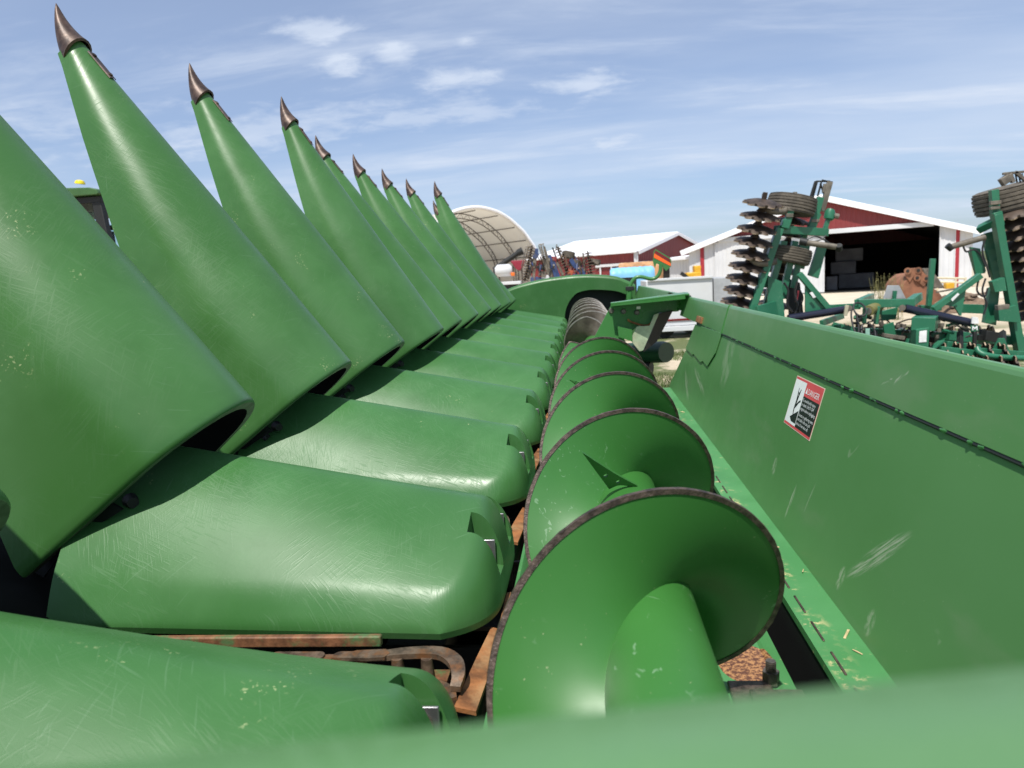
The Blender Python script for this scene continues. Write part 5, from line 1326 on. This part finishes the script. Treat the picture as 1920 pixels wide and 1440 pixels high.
# excavator bucket, weeds, scrap and gate before the big barn
m_brust = simple('deep_rust', (0.20, 0.085, 0.045), 0.75, 0.0, var=0.4, scale=1.6, bump=0.4, bscale=20, dirt=(0.30, 0.15, 0.08), dirtamt=0.6)
YB_ = 30.0
eb = thing('excavator_bucket', px(1728, 575, YB_).to_2d().to_3d(), 'rusty excavator bucket lying on the yard in front of the dark barn door', 'bucket')
B = lambda u, v, dy=0.0: px(u, v, YB_ + dy)
prof_b = [(1681, 545), (1684, 533), (1692, 522), (1702, 514), (1714, 512), (1724, 522), (1730, 534), (1742, 538), (1756, 545), (1764, 556), (1766, 568), (1762, 578), (1745, 584), (1720, 582), (1700, 570), (1688, 556)]
rows = []
for k, (sc_, dy) in enumerate(((0.90, -0.25), (0.99, -0.1), (1.0, 0.0), (1.0, 1.1), (0.95, 1.3))):
    c0 = B(1725, 552)
    rows.append([c0 + (B(u, v) - c0) * sc_ + Vector((0, dy, 0)) for u, v in prof_b])
m = MB().grid(rows, True); m.fan(rows[0]); m.fan(rows[-1][::-1]); m.build('shell', m_brust, eb, 45)
for u, v in ((1702, 508), (1722, 507), (1720, 521), (1737, 522)):
    m = MB()
    for sg in (-.25,):
        m.tube([B(u, v, sg - .1), B(u, v, sg + .12)], 0.13, 16)
    o = m.build('pin_boss', m_brust, eb, 40); MB().tube([B(u, v, -.37), B(u, v, -.30)], 0.06, 12).build('pin_hole', m_inside, o, 40)
bevel(MB().prism([B(1698, 506, -.3), B(1706, 503, -.3), B(1724, 502, -.3), B(1738, 517, -.3), B(1742, 527, -.3), B(1732, 538, -.3), B(1722, 530, -.3), B(1714, 518, -.3), B(1706, 530, -.3), B(1700, 520, -.3)], (0, 0.12, 0)).build('ear_plate', m_brust, eb, 0), 0.02)
bevel(MB().prism([B(1730, 503, .9), B(1746, 503, .9), B(1772, 540, .9), B(1745, 540, .9)], (0, 0.1, 0)).build('side_plate', m_dull, eb, 0), 0.02)
for u in (1700, 1716, 1735, 1752): bevel(MB().beam(B(u, 578), (B(u, 578).x, YB_ + 0.2, 0.0), 0.25, 0.2, (0, 1, 0)).build('tooth', m_brust, eb), 0.02)
m_weed = simple('dry_weed', (0.20, 0.19, 0.07), 0.8, var=0.4, scale=3)
m = MB(); rw_ = random.Random(9); p0 = gnd(1660, 585)
p0 = Vector((px(1660, 570, 27).x, 27, 0))
for i in range(70):
    bx = p0 + Vector((rw_.gauss(0, .28), rw_.gauss(0, .25), 0)); top = bx + Vector((rw_.gauss(0, .16), rw_.gauss(0, .16), rw_.uniform(0.7, 1.75)))
    md = bx.lerp(top, .55) + Vector((rw_.gauss(0, .04), 0, 0)); m.tube([bx, md, top], [0.008, 0.006, 0.003], 4, False)
    for j in range(7):
        c0 = bx.lerp(top, rw_.uniform(.3, 1)); a = rw_.uniform(0, 6.28); l_ = rw_.uniform(.05, .13); dv = Vector((math.cos(a), math.sin(a), rw_.uniform(-.2, .6))) * l_; sd = Vector((-math.sin(a), math.cos(a), 0)) * 0.018
        m.add([c0, c0 + dv * .5 + sd, c0 + dv, c0 + dv * .5 - sd], [(0, 1, 2, 3)])
tag(m.build('weed_clump', m_weed, None, 0, fix=False), 'tall dry weeds growing beside the rusty excavator bucket', 'weed')
m_wood = simple('weathered_wood', (0.20, 0.145, 0.10), 0.85, var=0.4, scale=2)
rs = random.Random(4); wood_l = ['pale board leaning highest on the scrap heap right of the bucket', 'dark plank lying lowest in the scrap heap', 'short brown board across the scrap heap', 'thin grey stick poking out of the scrap heap', 'broken brown timber at the right of the scrap heap', 'long weathered plank slanting through the scrap heap', 'thick squared timber under the scrap heap', 'splintered board at the back of the scrap heap']
for i, lab in enumerate(wood_l):
    u = 1768 + i * 9; v = 548 + (i * 37 % 28); a_ = px(u - 12, v, 28 + i * .15); b_ = px(u + 30, v + rs.uniform(-14, 12), 28.4 + i * .15)
    o = MB().beam(a_, b_, rs.uniform(.06, .2), 0.06).build('plank', m_wood if i % 3 else m_dull, None); bevel(o, 0.006); tag(o, lab, 'plank', 'scrap heap timber')
hpz = thing('scrap_heap', px(1805, 570, 29).to_2d().to_3d(), 'low brown heap of earth and scrap under the planks', 'heap')
rows = []
for i in range(13):
    t = i / 12; row = []
    for j in range(13):
        s_ = j / 12; hh = 0.65 * math.sin(math.pi * t) ** .6 * math.sin(math.pi * s_) ** .7 * (1 + rs.uniform(-.25, .2))
        c0 = px(1760, 560, 29).lerp(px(1862, 560, 29), t); row.append((c0.x, 28.2 + s_ * 2.6, max(0, hh)))
    rows.append(row)
MB().grid(rows).build('mound', simple('brown_earth', (0.17, 0.115, 0.075), 0.95, var=0.4, scale=4, bump=0.6, bscale=20), hpz, 30)
gt = thing('pipe_gate', px(1785, 560, 34).to_2d().to_3d(), 'cream pipe gate standing before the white barn door', 'gate')
m_cream = simple('cream_pipe', (0.62, 0.56, 0.40), 0.5)
for v in (521, 529): MB().tube([px(1756, v, 34), px(1812, v + 1, 34)], 0.045, 8).build('rail', m_cream, gt)
for u in (1758, 1792, 1810):
    p = px(u, 520, 34); MB().tube([p, (p.x, 34, 0)], 0.05, 8).build('post', m_cream, gt)
bevel(MB().box(px(1779, 536, 33.8), (0.35, 0.3, 0.25)).build('yellow_cap', m_yellow, gt), 0.03)

# ------------------------------------------------------------------ tractor behind the snouts
YT = 9.2
T = lambda u, v, dy=0.0: px(u, v, YT + dy)
tr = thing('tractor', Vector((T(150, 500).x, YT + 1, 0)), 'green tractor with a black framed cab and yellow beacon, behind the raised snouts', 'tractor')
m_tgreen = simple('tractor_green', (0.045, 0.115, 0.030), 0.4, var=0.1)
a_ = T(60, 340); b_ = T(188, 352); zr = b_.z
rf = MB(); wR = 1.75
xr_ = b_.x + 0.03
rfp = [(xr_ - wR, zr - .10), (xr_ - 0.02, zr - .10), (xr_, zr - .08), (xr_ - .02, zr - .03), (xr_ - .12, zr), (xr_ - .5, zr + .02), (xr_ - wR + .5, zr + .02), (xr_ - wR, zr - .04)]
bevel(MB().prism([(x, YT - .1, z) for x, z in rfp], (0, 1.9, 0)).build('cab_roof', m_tgreen, tr, 0), 0.03, 3)
MB().tube([T(150, 345, .1), T(150, 343, .1), T(150, 339, .1), T(150, 337.5, .1)], [0.065, 0.065, 0.05, 0.02], 16).build('beacon', simple('yellow_beacon', (0.85, 0.65, 0.02), 0.3), tr)
bevel(MB().box((xr_ - wR / 2, YT + .85, zr - .15), (wR - .06, 1.75, 0.09)).build('roof_trim', m_dark, tr), 0.01)
zc = zr - 1.75
for (x, y) in ((xr_ - .10, YT + .02), (xr_ - wR + .12, YT + .02), (xr_ - .10, YT + 1.6), (xr_ - wR + .12, YT + 1.6)):
    beam('cab_pillar', (x, y, zr - .18), (x + (0.12 if x > xr_ - 1 else -.12), y, zc), 0.13, 0.10, m_dark, tr, 0.01, (0, 1, 0))
mg = bpy.data.materials.new('tinted_cab_glass'); mg.use_nodes = True
bs = mg.node_tree.nodes['Principled BSDF']; bs.inputs['Base Color'].default_value = (0.62, 0.80, 0.82, 1); bs.inputs['Roughness'].default_value = 0.02; bs.inputs['Transmission Weight'].default_value = 1.0; bs.inputs['IOR'].default_value = 1.1
for y_ in (YT + .02, YT + 1.6): MB().box((xr_ - wR / 2, y_, (zr - .3 + zc) / 2), (wR - .3, 0.012, zr - .3 - zc)).build('windscreen', mg, tr, 0)
bevel(MB().box((xr_ - .95, YT + 1.1, zr - .62), (0.24, 0.5, 0.36)).build('monitor', m_dark, tr), 0.02); bevel(MB().box((xr_ - .62, YT + 1.2, zr - .40), (0.5, 0.2, 0.06)).build('sun_visor', m_dark, tr), 0.02)
bevel(MB().box((xr_ - wR / 2, YT + .85, zc - .3), (wR, 1.8, 0.6)).build('cab_base', m_tgreen, tr), 0.04); bevel(MB().box((xr_ - wR / 2, YT - 1.0, zc - .45), (0.9, 2.2, 0.9)).build('hood', m_tgreen, tr), 0.08)
bevel(MB().box((xr_ - wR / 2, YT, 1.0), (0.7, 3.6, 0.6)).build('chassis', m_dark, tr), 0.04)
for sx in (-1, 1):
    tyre(tr, (xr_ - wR / 2 + sx * 1.15, YT + .9, 0.95), (1, 0, 0), 0.95, 0.6, 'rear_wheel', m_tyred, 4); tyre(tr, (xr_ - wR / 2 + sx * 0.95, YT - 1.6, 0.68), (1, 0, 0), 0.68, 0.45, 'front_wheel', m_tyred, 4)
mc = T(240, 503)
mr_ = MB(); mr_.prism([mc + Vector((x, 0, z)) for x, z in ((-.10, -.20), (.07, -.20), (.10, -.15), (.075, .10), (.03, .15), (-.05, .15), (-.09, .08))], (0, 0.10, 0)); bevel(mr_.build('mirror', m_hosem, tr, 0), 0.02, 3)
rod('mirror_arm', arc_pts([T(206, 440, .1), T(213, 462, .1), T(225, 488, .1), T(236, 495, .05)], 12), 0.03, m_dark, tr, 8)
